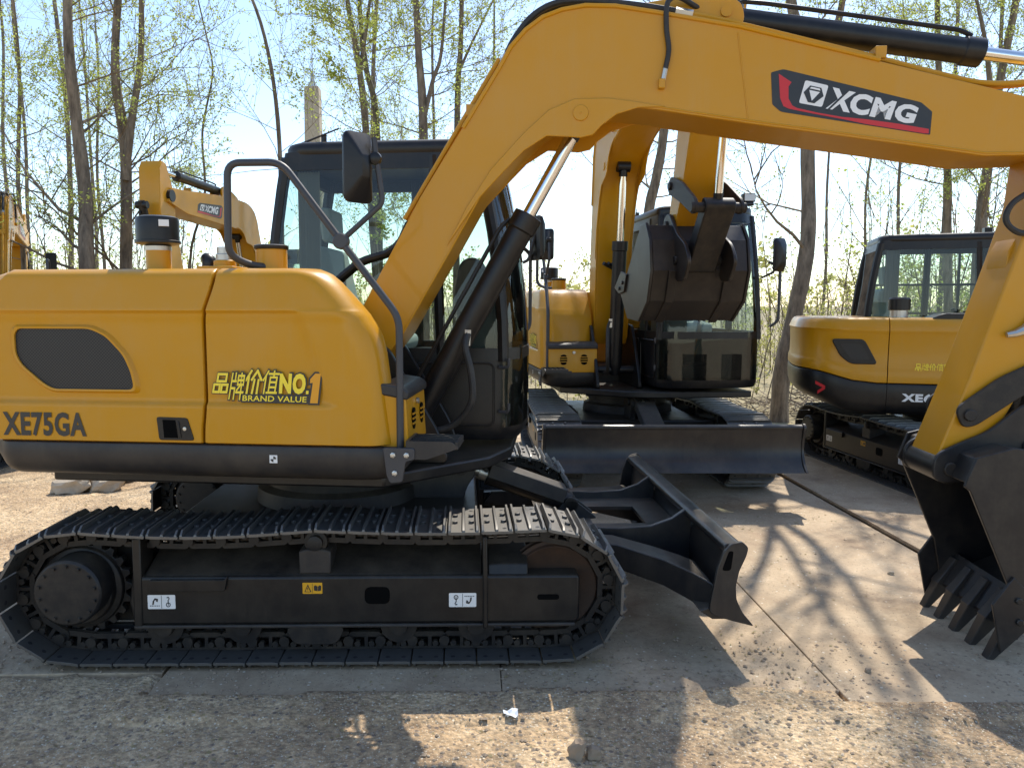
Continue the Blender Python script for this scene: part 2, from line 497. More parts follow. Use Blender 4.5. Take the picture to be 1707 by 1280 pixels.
def thing(name, label, cat, loc=(0, 0, 0), rz=0.0, group=None, kind=None):
    o = bpy.data.objects.new(name, None)
    o.empty_display_size = 0.2
    col.objects.link(o)
    o.location = loc; o.rotation_euler = (0, 0, rz)
    return tag(o, label, cat, group, kind)

def tag(o, label=None, cat=None, group=None, kind=None):
    if label: o['label'] = label
    if cat: o['category'] = cat
    if group: o['group'] = group
    if kind: o['kind'] = kind
    return o

def at(px, py, Y):
    """world point at distance Y seen along a photo pixel (used to site background trees)"""
    c, s = math.cos(PITCH), math.sin(PITCH)
    d = V((px - 795, 1282 * c + (640 - py) * s, -1282 * s + (640 - py) * c))
    return V((0, 0, CAM_H)) + d * (Y / d.y)

# ------------------------------------------------------------------ the excavator: one set of parts, posed per machine
def lerp(a, b, t): return a + (b - a) * t
def sst(a, b, x):
    t = min(1, max(0, (x - a) / (b - a))); return t * t * (3 - 2 * t)
def interp(tab, x):
    for (x0, y0), (x1, y1) in zip(tab, tab[1:]):
        if x0 <= x <= x1 or x1 <= x <= x0: return y0 + (y1 - y0) * (x - x0) / (x1 - x0)
    return tab[-1][1] if abs(x - tab[-1][0]) < abs(x - tab[0][0]) else tab[0][1]

PARTS = []                                # (object, frame name)
def part(mb, name, mats, frame, parent=None, **k):
    o = mb.build(name, mats, parent, **k)
    if parent is None: PARTS.append((o, frame))
    return o

FOOT, RODB = (0.22, 1.33), (1.351, 2.50)
CYLB = (0.50, 1.02)
ATOP, ABASE = (3.74, 2.74), (2.03, 3.025)
APIV, BPIV = (3.60, 2.42), (3.125, 0.865)
KCYL, RPIV, BLUG = (3.98, 2.25), (3.20, 1.125), (3.47, 0.98)
BY0, BY1 = -0.45, -0.10                   # boom faces
AY0, AY1 = -0.405, -0.135                 # arm faces

def side_y(x, z, xr=9.0):
    y = -1.0 + max(0, z - 1.625) * 0.22 + max(0, z - 1.77) ** 2 * 18
    y += 0.017 * sst(1.19, 1.215, z) * (1 - sst(1.605, 1.625, z)) * (1 - sst(xr - 0.02, xr + 0.02, x + (z - 1.2) * 0.35))
    y -= 0.005 * sst(1.625, 1.615, z) * sst(1.56, 1.60, z)
    return y

def zlist():
    return [1.022, 1.028, 1.05, 1.1, 1.15, 1.18, 1.19, 1.197, 1.203, 1.209, 1.215, 1.23] + [1.26 + 0.04 * i for i in range(8)] + [1.56, 1.57, 1.58, 1.59, 1.6, 1.605, 1.61, 1.615, 1.62, 1.625, 1.635, 1.66, 1.69, 1.72, 1.745, 1.765, 1.78, 1.793, 1.802, 1.807]

def make_hood():
    FR = [(1.0, 0.553), (1.25, 0.52), (1.433, 0.496), (1.50, 0.478), (1.55, 0.455), (1.60, 0.42), (1.68, 0.352), (1.743, 0.292), (1.78, 0.245), (1.808, 0.185)]
    seam = lambda z: -0.318 + 0.05 * sst(1.55, 1.80, z) - 0.012 * (1 - sst(1.06, 1.2, z))
    rings = []
    for z in zlist():
        inset = 0.012 if z < 1.025 else (0.0 if z < 1.79 else (z - 1.79) * 0.9)
        x0, xf = seam(z) + 0.006 + inset * .3, interp(FR, z) - inset
        r = 0.13
        ring = []
        xs = [x0, x0 + 0.004, x0 + 0.012] + [lerp(x0 + 0.03, xf - r, i / 28) for i in range(29)]
        edge = [0.010, 0.003, 0.0]
        for i, x in enumerate(xs):
            ring.append((x, side_y(x, z, 0.26) + inset + (edge[i] if i < 3 else 0), z))
        yb = ring[-1][1]
        for k in range(1, 9):
            a = math.pi / 2 * k / 8
            ring.append((xf - r + r * math.sin(a) * (1 - .06 * math.sin(a)), yb + r - r * math.cos(a), z))
        ring += [(xf - .045, -0.70, z), (xf - .13, -0.475, z), (x0, -0.475, z)]
        rings.append(ring)
    mb = MB(); mb.loft(rings)
    cover = part(mb, 'side_cover', M['yellow'], 'upper', smooth=28)
    # slogan sticker on the cover
    L0 = (-0.285, 1.222); 
    def sfn(lift):
        return lambda u, v: (L0[0] + 0.50 * u + 0.012 * v, -0.99 - lift, L0[1] + 0.128 * v - 0.006 * u)
    st = MB(); f = sfn(0.0035)
    CH = ((0.010, 0.152, 0.24, .95), (0.160, 0.292, 0.04, .96), (0.300, 0.450, 0.26, 1.06), (0.458, 0.602, 0.26, 1.06))
    ONE = [(.905, -.03), (.975, -.03), (.985, 1.0), (.935, 1.0), (.892, .80), (.893, .66), (.918, .68)]
    for k, (u0, u1, v0, v1) in enumerate(CH): put_strokes(st, k, lambda a, b_: f(u0 + (u1 - u0) * a + .02 * (b_ - .5), v0 + (v1 - v0) * b_), 1.05)
    put_text(st, 'N', lambda u, v: V(f(u, v)) + V((0, -.0001, 0)), 0.598, 0.738, 0.22, 1.03, 0.0, 0.055); put_text(st, 'O', f, 0.722, 0.868, 0.21, 1.04, 0.0, 0.075)
    put_poly(st, f, [(.852, .22), (.895, .22), (.895, .46), (.852, .46)])
    put_poly(st, lambda u, v: V(f(u, v)) + V((0, -.0002, 0)), [(.885, -.09), (.990, -.09), (1.0, 1.06), (.928, 1.06), (.878, .84), (.878, .58), (.90, .60)])
    put_poly(st, lambda u, v: V(f(u, v)) + V((0, -.0003, 0)), [(.272, -.07), (.888, -.07), (.888, .24), (.272, .24)])
    st.m = 1; f = sfn(0.0055)
    for k, (u0, u1, v0, v1) in enumerate(((0.010, 0.152, 0.24, .95), (0.160, 0.292, 0.04, .96), (0.300, 0.450, 0.26, 1.06), (0.458, 0.602, 0.26, 1.06))):
        put_strokes(st, k, lambda a, b_: f(u0 + (u1 - u0) * a + .02 * (b_ - .5), v0 + (v1 - v0) * b_))
    put_text(st, 'N', f, 0.615, 0.725, 0.28, .98, 0.0, 0.055); put_text(st, 'O', f, 0.735, 0.855, 0.27, .99, 0.0, 0.055)
    put_poly(st, f, [(.862, .28), (.885, .28), (.885, .40), (.862, .40)])
    st.m = 2
    put_poly(st, f, [(.905, -.03), (.975, -.03), (.985, 1.0), (.935, 1.0), (.892, .80), (.893, .66), (.918, .68)])
    st.m = 1
    put_text(st, 'BRAND VALUE', f, 0.285, 0.872, -.01, .19, 0.0, 0.015)
    sl = part(st, 'slogan_sticker', [M['letterblack'], M['gold'], M['orangeprint']], 'upper', cover, smooth=0)
    # rear engine door
    rings = []
    for z in zlist():
        inset = 0.012 if z < 1.025 else (0.0 if z < 1.79 else (z - 1.79) * 0.9)
        x0, x1 = -1.345 + 0.085 * sst(1.70, 1.81, z), seam(z) - 0.006 - inset * .3
        xs = [x0, x0 + 0.012] + [lerp(x0 + 0.03, x1 - 0.03, i / 30) for i in range(31)] + [x1 - 0.012, x1 - 0.004, x1]
        ring = []
        for i, x in enumerate(xs):
            e = 0.008 if i == 0 else (0.0 if i < len(xs) - 3 else (0.0, 0.003, 0.010)[i - len(xs) + 3])
            ring.append((x, side_y(x, z) + inset + e, z))
        ring += [(x1, -0.475, z), (x0, -0.475, z)]
        rings.append(ring)
    mb = MB(); mb.loft(rings)
    door = part(mb, 'engine_door', M['yellow'], 'upper', smooth=28)
    vp = [(-1.195, 1.538), (-0.85, 1.538), (-0.775, 1.505), (-0.695, 1.42), (-0.662, 1.345), (-0.648, 1.263), (-1.04, 1.263), (-1.09, 1.291), (-1.187, 1.372), (-1.215, 1.422), (-1.215, 1.515)]
    vp = round_poly(vp, 0.03, 4)
    mb = MB(); mb.prism(vp, -0.9895, -0.97)
    vent = part(mb, 'vent_grille', M['grille'], 'upper', door, smooth=0)
    mb = MB(); c = (-0.93, 1.40)
    ring_o = [(c[0] + (x - c[0]) * 1.045, c[1] + (z - c[1]) * 1.06) for x, z in vp]
    n = len(vp)
    for a, b_, y in ((vp, ring_o, -0.9915),):
        o = len(mb.v)
        for (x, z), (X, Z) in zip(a, b_):
            mb.v += [(x, -0.984, z), (x, -0.9985, z), (X, -0.9995, Z), (X + (X - x) * 1.3, -0.982, Z + (Z - z) * 1.3)]
        for i in range(n):
            j = (i + 1) % n
            for k in range(3):
                mb.f.append((o + i * 4 + k, o + i * 4 + k + 1, o + j * 4 + k + 1, o + j * 4 + k)); mb.mi.append(0)
    part(mb, 'vent_rim', M['yellow'], 'upper', door, smooth=40)
    # model number
    mb = MB(); put_text(mb, 'XE75GA', lambda u, v: (-1.293 + 0.408 * u, -1.0035, 1.044 + 0.112 * v + 0.000 * u), 0, 1, 0, 1, 0.0, 0.035)
    part(mb, 'model_number', M['letterblack'], 'upper', door, smooth=0)
    # latch
    mb = MB(); hp = round_poly([(-0.545, 1.142), (-0.40, 1.139), (-0.37, 1.037), (-0.535, 1.037)], 0.012, 3)
    mb.prism(hp, -1.006, -0.98)
    lt = part(mb, 'door_latch', M['black'], 'upper', door, bevel=0.004)
    mb = MB(); mb.prism([(-0.515, 1.13), (-0.455, 1.129), (-0.445, 1.048), (-0.51, 1.048)], -1.0075, -1.0055); part(mb, 'latch_recess_shade', M['hole_shade'], 'upper', door, smooth=0)  # dark patch painted for the shade of a recess that is not cut
    mb = MB(); mb.prism([(-0.450, 1.125), (-0.438, 1.125), (-0.428, 1.05), (-0.440, 1.05)], -1.011, -1.0058); part(mb, 'latch_paddle', M['black'], 'upper', door, bevel=.002)
    mb = MB(); mb.lathe((-0.412, -1.0055, 1.09), (0, -1, 0), [(0.0085, 0), (0.0085, 0.003), (0.003, 0.004)], 14); part(mb, 'latch_lock', M['zinc'], 'upper', door)
    # rear counterweight and the remaining deck
    mb = MB()
    rings = []
    for z, g in ((1.022, .03), (1.04, .0), (1.2, 0), (1.5, .01), (1.72, .05), (1.78, .09), (1.80, .14)):
        ring = []
        for k in range(25):
            a = math.pi * k / 24
            ring.append((-1.353 + .07 * sst(1.7, 1.8, z) - (0.39 - g) * math.sin(a), -(1.0 - g) * math.cos(a), z))
        rings.append(ring)
    mb.loft(rings)
    part(mb, 'counterweight', M['yellow'], 'upper', smooth=40)
    mb = MB(); mb.prism_z(round_poly([(-1.26, -0.474), (-0.44, -0.474), (-0.44, 0.99), (-1.26, 0.99)], 0.04, 4), 1.02, 1.795)
    part(mb, 'engine_hood', M['yellow'], 'upper', bevel=0.02, seg=3)
    # black skirt round the deck
    rings = []
    for z, g in ((0.845, .13), (0.855, .085), (0.875, .045), (0.90, .02), (0.925, .008), (0.955, .0), (1.0, .0), (1.014, .004), (1.017, .012)):
        out = round_poly([(-1.30, -1.0 + g), (0.585 - g, -1.0 + g), (0.585 - g, -0.46), (0.0, -0.46), (0.0, 0.98 - g), (-1.30, 0.98 - g), (-1.71 + g, 0.55), (-1.73 + g, 0.0), (-1.71 + g, -0.55)], [0.05, 0.13, 0.03, 0.03, 0.03, 0.05, 0.15, 0.15, 0.15], 6)
        rings.append([(x, y, z) for x, y in out])
    mb = MB(); mb.loft(rings)
    skirt = part(mb, 'deck_skirt', M['dark'], 'upper', smooth=40)
    mb = MB(); f = lambda u, v: (-0.022 + 0.036 * u, -1.0025, 0.942 + 0.036 * v)
    put_poly(mb, f, [(0, 0), (1, 0), (1, 1), (0, 1)])
    mb.m = 1; f = lambda u, v: (-0.022 + 0.036 * u, -1.004, 0.942 + 0.036 * v)
    for s in (0, 2):
        put_poly(mb, f, [(.5, .5)] + [(.5 + .36 * math.cos(math.pi / 2 * (s + k / 6)), .5 + .36 * math.sin(math.pi / 2 * (s + k / 6))) for k in range(7)])
    part(mb, 'balance_mark', [M['white'], M['decalblack']], 'upper', skirt, smooth=0)
    # tool box with tread top in front of the cover
    mb = MB(); mb.prism(round_poly([(0.36, 1.0), (0.60, 1.0), (0.585, 1.245), (0.36, 1.265)], 0.012, 3), -0.945, -0.47)
    tb = part(mb, 'tool_box', M['yellow'], 'upper', bevel=0.014, seg=3)
    mb = MB(); mb.prism(round_poly([(0.47, 1.25), (0.598, 1.225), (0.60, 1.262), (0.57, 1.285), (0.47, 1.30)], 0.012, 3), -0.955, -0.465)
    part(mb, 'tread_plate', M['dark'], 'upper', tb, bevel=0.008)
    for y in (-0.80, -0.60):
        mb = MB()
        mb.loft([[(0.5925 + 0.002 * k, y + 0.045 * math.cos(a) * (1 if abs(math.cos(a)) < .7 else .8), 1.125 + 0.05 * math.sin(a)) for a in [2 * math.pi * i / 20 for i in range(20)]] for k in (0, 3)])
        sl = part(mb, 'air_slot_shade', M['hole_shade'], 'upper', tb, smooth=30)  # dark disc painted as the shaded inside of a slot
    for y in (-0.80, -0.60):
        for z in (1.105, 1.128, 1.150):
            mb = MB(); mb.box(0.597, 0.603, y - 0.045, y + 0.045, z - 0.004, z + 0.004); part(mb, 'slot_bar', M['yellow'], 'upper', tb)
    mb = MB(); mb.cyl((0.59, -0.70, 1.195), (0.602, -0.70, 1.195), 0.014, 16)
    part(mb, 'box_lock', M['zinc'], 'upper', tb)
    # things on the hood
    mb = MB(); mb.cyl((-0.655, -0.72, 1.79), (-0.655, -0.72, 1.905), 0.058)
    pre = part(mb, 'air_intake', M['yellow'], 'upper')
    mb = MB(); mb.lathe((-0.655, -0.72, 1.895), (0, 0, 1), [(0.060, 0.008), (0.061, 0.028), (0.055, 0.032)])
    part(mb, 'clamp_ring', M['zinc'], 'upper', pre)
    mb = MB(); mb.lathe((-0.655, -0.72, 1.927), (0, 0, 1), [(0.05, 0), (0.092, 0.005), (0.105, 0.010), (0.105, 0.020), (0.099, 0.023), (0.098, 0.05), (0.099, 0.115), (0.095, 0.130), (0.078, 0.137), (0.02, 0.140)], 36)
    cp = part(mb, 'intake_cap', M['black'], 'upper', pre)
    mb = MB(); mb.box(-0.605, -0.560, -0.812, -0.797, 2.01, 2.04, Matrix.Translation((-0.595, -0.80, 0)) @ Matrix.Rotation(R(28), 4, 'Z') @ Matrix.Translation((0.595, 0.80, 0)))
    part(mb, 'cap_label', M['white'], 'upper', pre)
    mb = MB(); mb.box(-0.43, -0.25, -0.80, -0.62, 1.79, 1.825); mb.cyl((-0.33, -0.71, 1.82), (-0.33, -0.71, 1.856), 0.052)
    fl = part(mb, 'filler_neck', M['yellow'], 'upper', bevel=0.006)
    mb = MB(); mb.lathe((-0.33, -0.71, 1.853), (0, 0, 1), [(0.042, 0), (0.042, 0.03), (0.036, 0.034), (0.036, 0.062), (0.03, 0.066)])
    part(mb, 'filler_cap', M['zinc'], 'upper', fl)
    mb = MB(); mb.tube(bez([(-0.44, -0.66, 1.80), (-0.43, -0.66, 1.85), (-0.46, -0.66, 1.885)], 4), [0.03, 0.034, 0.035, 0.036, 0.036, 0.034, 0.03, 0.026, 0.015], 12)
    part(mb, 'exhaust_stub', M['black'], 'upper')
    mb = MB(); mb.cyl((-0.095, -0.72, 1.79), (-0.095, -0.72, 1.905), 0.073)
    fu = part(mb, 'fuel_filler', M['yellow'], 'upper', bevel=0.004)
    mb = MB(); mb.lathe((-0.095, -0.72, 1.905), (0, 0, 1), [(0.078, 0), (0.08, 0.004), (0.08, 0.016), (0.072, 0.02), (0.02, 0.023)])
    part(mb, 'fuel_cap', M['black'], 'upper', fu)
    # bent handrail with the mirror
    mb = MB()
    y = -0.93
    mb.tube(rounded_path([(-0.06, -0.72, 1.815), (-0.16, -0.85, 1.828), (-0.215, y, 1.87), (-0.207, y, 2.268), (0.04, y, 2.266), (0.300, y, 1.925), (0.562, y - .02, 1.590), (0.562, y - .02, 0.99)], 0.06, 6), 0.0165, 12)
    rail = part(mb, 'handrail', M['rail'], 'upper')
    mb = MB(); mb.lathe((0.303, y - 0.02, 1.922), (0, 1, 0), [(0.030, 0), (0.036, 0.006), (0.036, 0.034), (0.030, 0.04)], 20)
    part(mb, 'rail_clamp', M['rail'], 'upper', rail)
    mb = MB(); mb.tube(rounded_path([(0.305, y, 1.925), (0.492, y, 2.085), (0.468, y, 2.25), (0.456, y, 2.36)], 0.03, 5), 0.0125, 10)
    part(mb, 'mirror_arm', M['rail'], 'upper', rail)
    mb = MB(); mb.lathe((0.462, y - 0.028, 2.272), (0, 1, 0), [(0.015, 0), (0.026, 0.006), (0.028, 0.03), (0.022, 0.05)], 18)
    part(mb, 'mirror_joint', M['black'], 'upper', rail)
    def mirror(name, c, yaw, frame, parent):
        mb = MB(); rings = []
        for d, s in ((0.0, 0.97), (0.006, 1.0), (0.016, 1.0), (0.040, 0.72), (0.066, 0.34), (0.07, 0.28)):
            rings.append([(d, u * s, v * s) for u, v in round_poly([(-0.075, -0.15), (0.075, -0.15), (0.075, 0.15), (-0.075, 0.15)], 0.035, 5)])
        mt = Matrix.Translation(c) @ Matrix.Rotation(R(yaw), 4, 'Z')
        mb.loft([[mt @ V(p) for p in r] for r in rings])
        return part(mb, name, M['black'], frame, parent, smooth=40)
    mirror('mirror_shell', (0.375, y + 0.0, 2.235), -38, 'upper', rail)
    # step with grating, bracket
    mb = MB(); mb.prism(round_poly([(0.50, 1.025), (0.640, 1.025), (0.640, 0.975), (0.60, 0.965), (0.585, 0.875), (0.530, 0.868), (0.515, 0.90)], 0.01, 3), -1.028, -1.012)
    stp = part(mb, 'step_bracket', M['rail'], 'upper', bevel=0.003)
    mb = MB()
    mb.prism(round_poly([(0.60, 1.055), (0.80, 1.055), (0.835, 1.03), (0.80, 1.015), (0.69, 0.975), (0.60, 0.975)], 0.01, 3), -1.020, -1.012)
    mb.box(0.60, 0.612, -1.012, -0.80, 1.0, 1.055); mb.box(0.815, 0.827, -1.012, -0.80, 1.02, 1.05)
    for i in range(5):
        xx = 0.64 + i * 0.038; mb.box(xx, xx + .004, -1.0115, -0.80, 1.030, 1.048)
        yy = -0.985 + i * 0.042
        mb.box(0.612, 0.815, yy, yy + 0.004, 1.024, 1.054)
    mb.box(0.45, 0.60, -0.98, -0.72, 0.985, 1.015)
    part(mb, 'step_grating', M['dark'], 'upper', stp)
    for x, z in ((0.545, 0.995), (0.605, 0.995), (0.552, 0.915)):
        mb = MB(); mb.lathe((x, -1.038, z), (0, 1, 0), [(0.006, 0), (0.0125, 0.002), (0.0125, 0.012)], 6)
        part(mb, 'bolt', M['zinc'], 'upper', stp, smooth=0)
    # swing bearing, belly plate, front mast frame
    mb = MB(); mb.prism_z([(-1.2, -0.8), (0.45, -0.8), (0.9, -0.3), (1.0, 0.0), (1.0, 0.9), (-1.2, 0.9)], 0.79, 0.85)
    part(mb, 'swing_deck', M['black'], 'upper', bevel=0.01)
    mb = MB()
    for yy in (-0.50, -0.09): mb.prism(round_poly([(-0.3, 0.85), (0.72, 0.85), (0.66, 1.02), (0.40, 1.45), (0.12, 1.47), (-0.1, 1.25)], 0.05, 4), yy, yy + 0.03)
    mb.cyl((FOOT[0], -0.52, FOOT[1]), (FOOT[0], -0.04, FOOT[1]), 0.045)
    mb.cyl((CYLB[0], -0.52, CYLB[1]), (CYLB[0], -0.04, CYLB[1]), 0.04)
    part(mb, 'boom_mount', M['black'], 'upper', bevel=0.006)
    return cover

def make_cab():
    base = [(-0.42, 0.0), (0.95, 0.0), (1.05, 0.14), (1.075, 0.5), (1.05, 0.84), (0.95, 0.98), (-0.42, 0.98)]
    def plan(z):
        t = max(0, (z - 1.3) / 1.25)
        out = []
        for x, y in base:
            yy = 0.49 + (y - 0.49) * (1 - 0.09 * t)
            xx = x - (0.17 * t * t if x > 0 else -0.13 * t * t)
            out.append((xx, yy, z))
        return out
    mb = MB()
    lo = [0.885, 0.93, 1.0, 1.2, 1.36]
    rings = []
    for z in lo:
        p = [V(q) for q in plan(z)]
        c = V((0.33, 0.49, z)); s = 0.97 if z < 0.9 else 1.0
        rings.append([c + (V(q) - c) * s for q in [(x, y, z) for x, y in round_poly([(a.x, a.y) for a in p], 0.07, 4)]])
    mb.loft(rings)
    cab = part(mb, 'cab', M['black'], 'upper', smooth=40)
    # pressed panel ribs on the near wall
    mb = MB()
    for x0, x1 in ((0.02, 0.40), (0.46, 0.90)):
        mb.tube([V((x, -0.004, z)) for x, z in round_poly([(x0, 0.97), (x1, 0.97), (x1, 1.32), (x0, 1.32)], 0.04, 4)] + [V((x0 + 0.02, -0.004, 0.97))], 0.006, 6)
    part(mb, 'panel_rib', M['black'], 'upper', cab)
    # pillars
    zs = [1.33, 1.55, 1.8, 2.05, 2.3, 2.47]
    def post(i, r, name='pillar', dx=0, dy=0):
        mb = MB(); mb.tube([V(plan(z)[i]) + V((dx, dy, 0)) for z in zs], r, 8)
        part(mb, name, M['black'], 'upper', cab)
    post(0, 0.036, dx=.02, dy=.025); post(6, 0.036, dx=.02, dy=-.025)
    post(1, 0.034, dy=.02); post(5, 0.034, dy=-.02)
    def wallpt(x, z, far=False):
        t = max(0, (z - 1.3) / 1.25); y = 0.0 if not far else 0.98
        return V((x, 0.49 + (y - 0.49) * (1 - 0.09 * t), z))
    mb = MB(); mb.tube([wallpt(0.60 - 0.04 * max(0, z - 1.3), z) + V((0, .02, 0)) for z in zs], 0.030, 8); part(mb, 'pillar', M['black'], 'upper', cab)
    mb = MB(); mb.tube([wallpt(0.30, z, True) - V((0, .02, 0)) for z in zs], 0.035, 8); part(mb, 'pillar', M['black'], 'upper', cab)
    # header band and sill
    for name, z0, z1, gr in (('header_band', 2.40, 2.50, 1.004), ('sill_band', 1.34, 1.405, 1.004)):
        mb = MB(); o1 = []; 
        for z in (z0, z1):
            p = round_poly([(q[0], q[1]) for q in plan(z)], 0.05, 4)
            o1.append([(0.33 + (x - 0.33) * gr, 0.49 + (y - 0.49) * gr, z) for x, y in p])
        o2 = [[(0.33 + (x - 0.33) * 0.95, 0.49 + (y - 0.49) * 0.94, z) for x, y, z in r] for r in o1]
        mb.loft([o1[0], o1[1], o2[1], o2[0], o1[0]], cap=False)
        part(mb, name, M['black'], 'upper', cab, smooth=40)
    # roof
    rings = []
    for z, s in ((2.475, 0.985), (2.49, 1.012), (2.525, 1.015), (2.548, 0.995), (2.56, 0.95), (2.566, 0.85)):
        p = round_poly([(q[0], q[1]) for q in plan(2.5)], 0.14, 6)
        rings.append([(0.33 + (x - 0.33) * s, 0.49 + (y - 0.49) * s, z) for x, y in p])
    mb = MB(); mb.loft(rings); part(mb, 'roof', M['black'], 'upper', cab, smooth=40)
    # glass
    def pane(name, pts):
        mb = MB(); mb.add(pts, [tuple(range(len(pts)))])
        part(mb, name, M['glass'], 'upper', cab, smooth=0)
    zz0, zz1 = 1.39, 2.42
    pane('side_window', [wallpt(-0.38, zz0) + V((0, .004, 0)), wallpt(0.60, zz0) + V((0, .004, 0)), wallpt(0.56, zz1) + V((0, .004, 0)), wallpt(-0.30, zz1) + V((0, .004, 0))])
    pane('side_window', [wallpt(0.62, zz0) + V((0, .004, 0)), wallpt(0.94, zz0) + V((0, .004, 0)), wallpt(0.92, 1.9) + V((0, .004, 0)), wallpt(0.83, zz1) + V((0, .004, 0)), wallpt(0.58, zz1) + V((0, .004, 0))])
    mb = MB(); mb.grid([[V(plan(z)[i]) * 1.0 for i in (1, 2, 3, 4, 5)] for z in (0.96, 1.2, 1.34, 1.5, 1.7, 1.9, 2.1, 2.3, 2.43)])
    part(mb, 'windscreen', M['glass'], 'upper', cab, smooth=60)
    pane('rear_window', [plan(1.45)[0], plan(1.45)[6], plan(2.42)[6], plan(2.42)[0]])
    pane('door_window', [wallpt(-0.36, zz0, True), wallpt(0.28, zz0, True), wallpt(0.26, zz1, True), wallpt(-0.30, zz1, True)])
    pane('door_window', [wallpt(0.32, zz0, True), wallpt(0.95, zz0, True), wallpt(0.84, zz1, True), wallpt(0.30, zz1, True)])
    # inside
    mb = MB(); mb.prism(round_poly([(-0.18, 1.36), (0.33, 1.36), (0.34, 1.46), (-0.02, 1.50), (-0.14, 2.0), (-0.24, 2.0), (-0.26, 1.9)], 0.05, 4), 0.30, 0.78)
    seat = part(mb, 'seat', M['seat'], 'upper', cab, bevel=0.03, seg=3)
    mb = MB(); mb.prism(round_poly([(-0.20, 2.03), (-0.13, 2.03), (-0.14, 2.24), (-0.22, 2.24)], 0.03, 4), 0.40, 0.68)
    part(mb, 'headrest', M['seat'], 'upper', cab, bevel=0.025, seg=3)
    mb = MB(); mb.prism(round_poly([(0.05, 1.36), (0.34, 1.36), (0.36, 1.62), (0.05, 1.58)], 0.05, 4), 0.10, 0.26)
    part(mb, 'armrest', M['plastic'], 'upper', cab, bevel=0.02)
    mb = MB(); mb.prism(round_poly([(0.72, 1.36), (0.92, 1.36), (0.90, 1.72), (0.80, 1.92), (0.70, 1.90), (0.66, 1.70)], 0.06, 5), 0.08, 0.30)
    part(mb, 'console', M['plastic'], 'upper', cab, bevel=0.02)
    mb = MB(); mb.tube(bez([(0.42, 0.22, 1.5), (0.43, 0.22, 1.68), (0.40, 0.22, 1.78)], 3), [.012, .012, .012, .014, .02, .024, .018], 10)
    part(mb, 'joystick', M['black'], 'upper', cab)
    rnd = random.Random(3)
    mb = MB(); pl = [(-0.24 + 0.13 * i / 40, 0.10 + 0.018 * math.sin(i * 1.25) + 0.006 * rnd.random()) for i in range(41)]
    mb.grid([[(x, y, 1.85 + dz) if z < 1.9 else (x, y, z) for (x, y), dz in zip(pl, [0] * 41)] for z in (1.5, 2.1, 2.40)])
    part(mb, 'curtain', M['curtain'], 'upper', cab, smooth=60)
    mb = MB(); mb.tube(rounded_path([(1.02, 1.04, 1.45), (1.06, 1.10, 1.5), (1.06, 1.10, 2.0), (1.0, 1.02, 2.04)], 0.05, 4), 0.013, 8)
    part(mb, 'grab_bar', M['rail'], 'upper', cab)
    mb = MB(); mb.tube(rounded_path([(0.93, 0.99, 1.9), (1.05, 1.05, 1.95), (1.10, 1.06, 2.15)], 0.03, 4), 0.011, 8)
    part(mb, 'mirror_arm', M['rail'], 'upper', cab)
    mb = MB(); mt = Matrix.Translation((1.09, 1.06, 2.10)) @ Matrix.Rotation(R(30), 4, 'Z')
    mb.loft([[mt @ V((d, u * s, v * s)) for u, v in round_poly([(-0.08, -0.15), (0.08, -0.15), (0.08, 0.15), (-0.08, 0.15)], 0.035, 4)] for d, s in ((0, .97), (.006, 1), (.02, 1), (.05, .7), (.06, .4))])
    part(mb, 'mirror_shell', M['black'], 'upper', cab, smooth=40)
    mb = MB(); mb.tube([(-0.24, 0.12, 2.555), (0.02, 0.06, 2.63)], [0.007, 0.004], 6); mb.cyl((-0.08, 0.10, 2.55), (-0.08, 0.10, 2.605), 0.016, 10)
    part(mb, 'antenna', M['black'], 'upper', cab)
    mb = MB(); mb.box(0.80, 0.87, 0.84, 0.92, 2.565, 2.60); mb.box(0.79, 0.86, 0.82, 0.94, 2.60, 2.68)
    wl = part(mb, 'work_lamp', M['black'], 'upper', cab, bevel=0.01)
    mb = MB(); mb.box(0.86, 0.866, 0.83, 0.93, 2.61, 2.67)
    part(mb, 'lamp_lens', M['lamp'], 'upper', cab)
    mb = MB(); mb.tube([V(plan(1.5)[2]) + V((.015, .2, 0)), V(plan(1.75)[2]) + V((.015, .28, 0)), V(plan(2.1)[2]) + V((.015, .35, 0))], 0.008, 6)
    part(mb, 'wiper', M['black'], 'upper', cab)
    for z in (1.05, 1.30):
        mb = MB(); mb.tube(rounded_path([(0.93, -0.012, z), (0.985, -0.03, z), (0.985, -0.03, z + 0.05)], 0.02, 3), 0.009, 8)
        part(mb, 'hinge', M['rail'], 'upper', cab)
    return cab

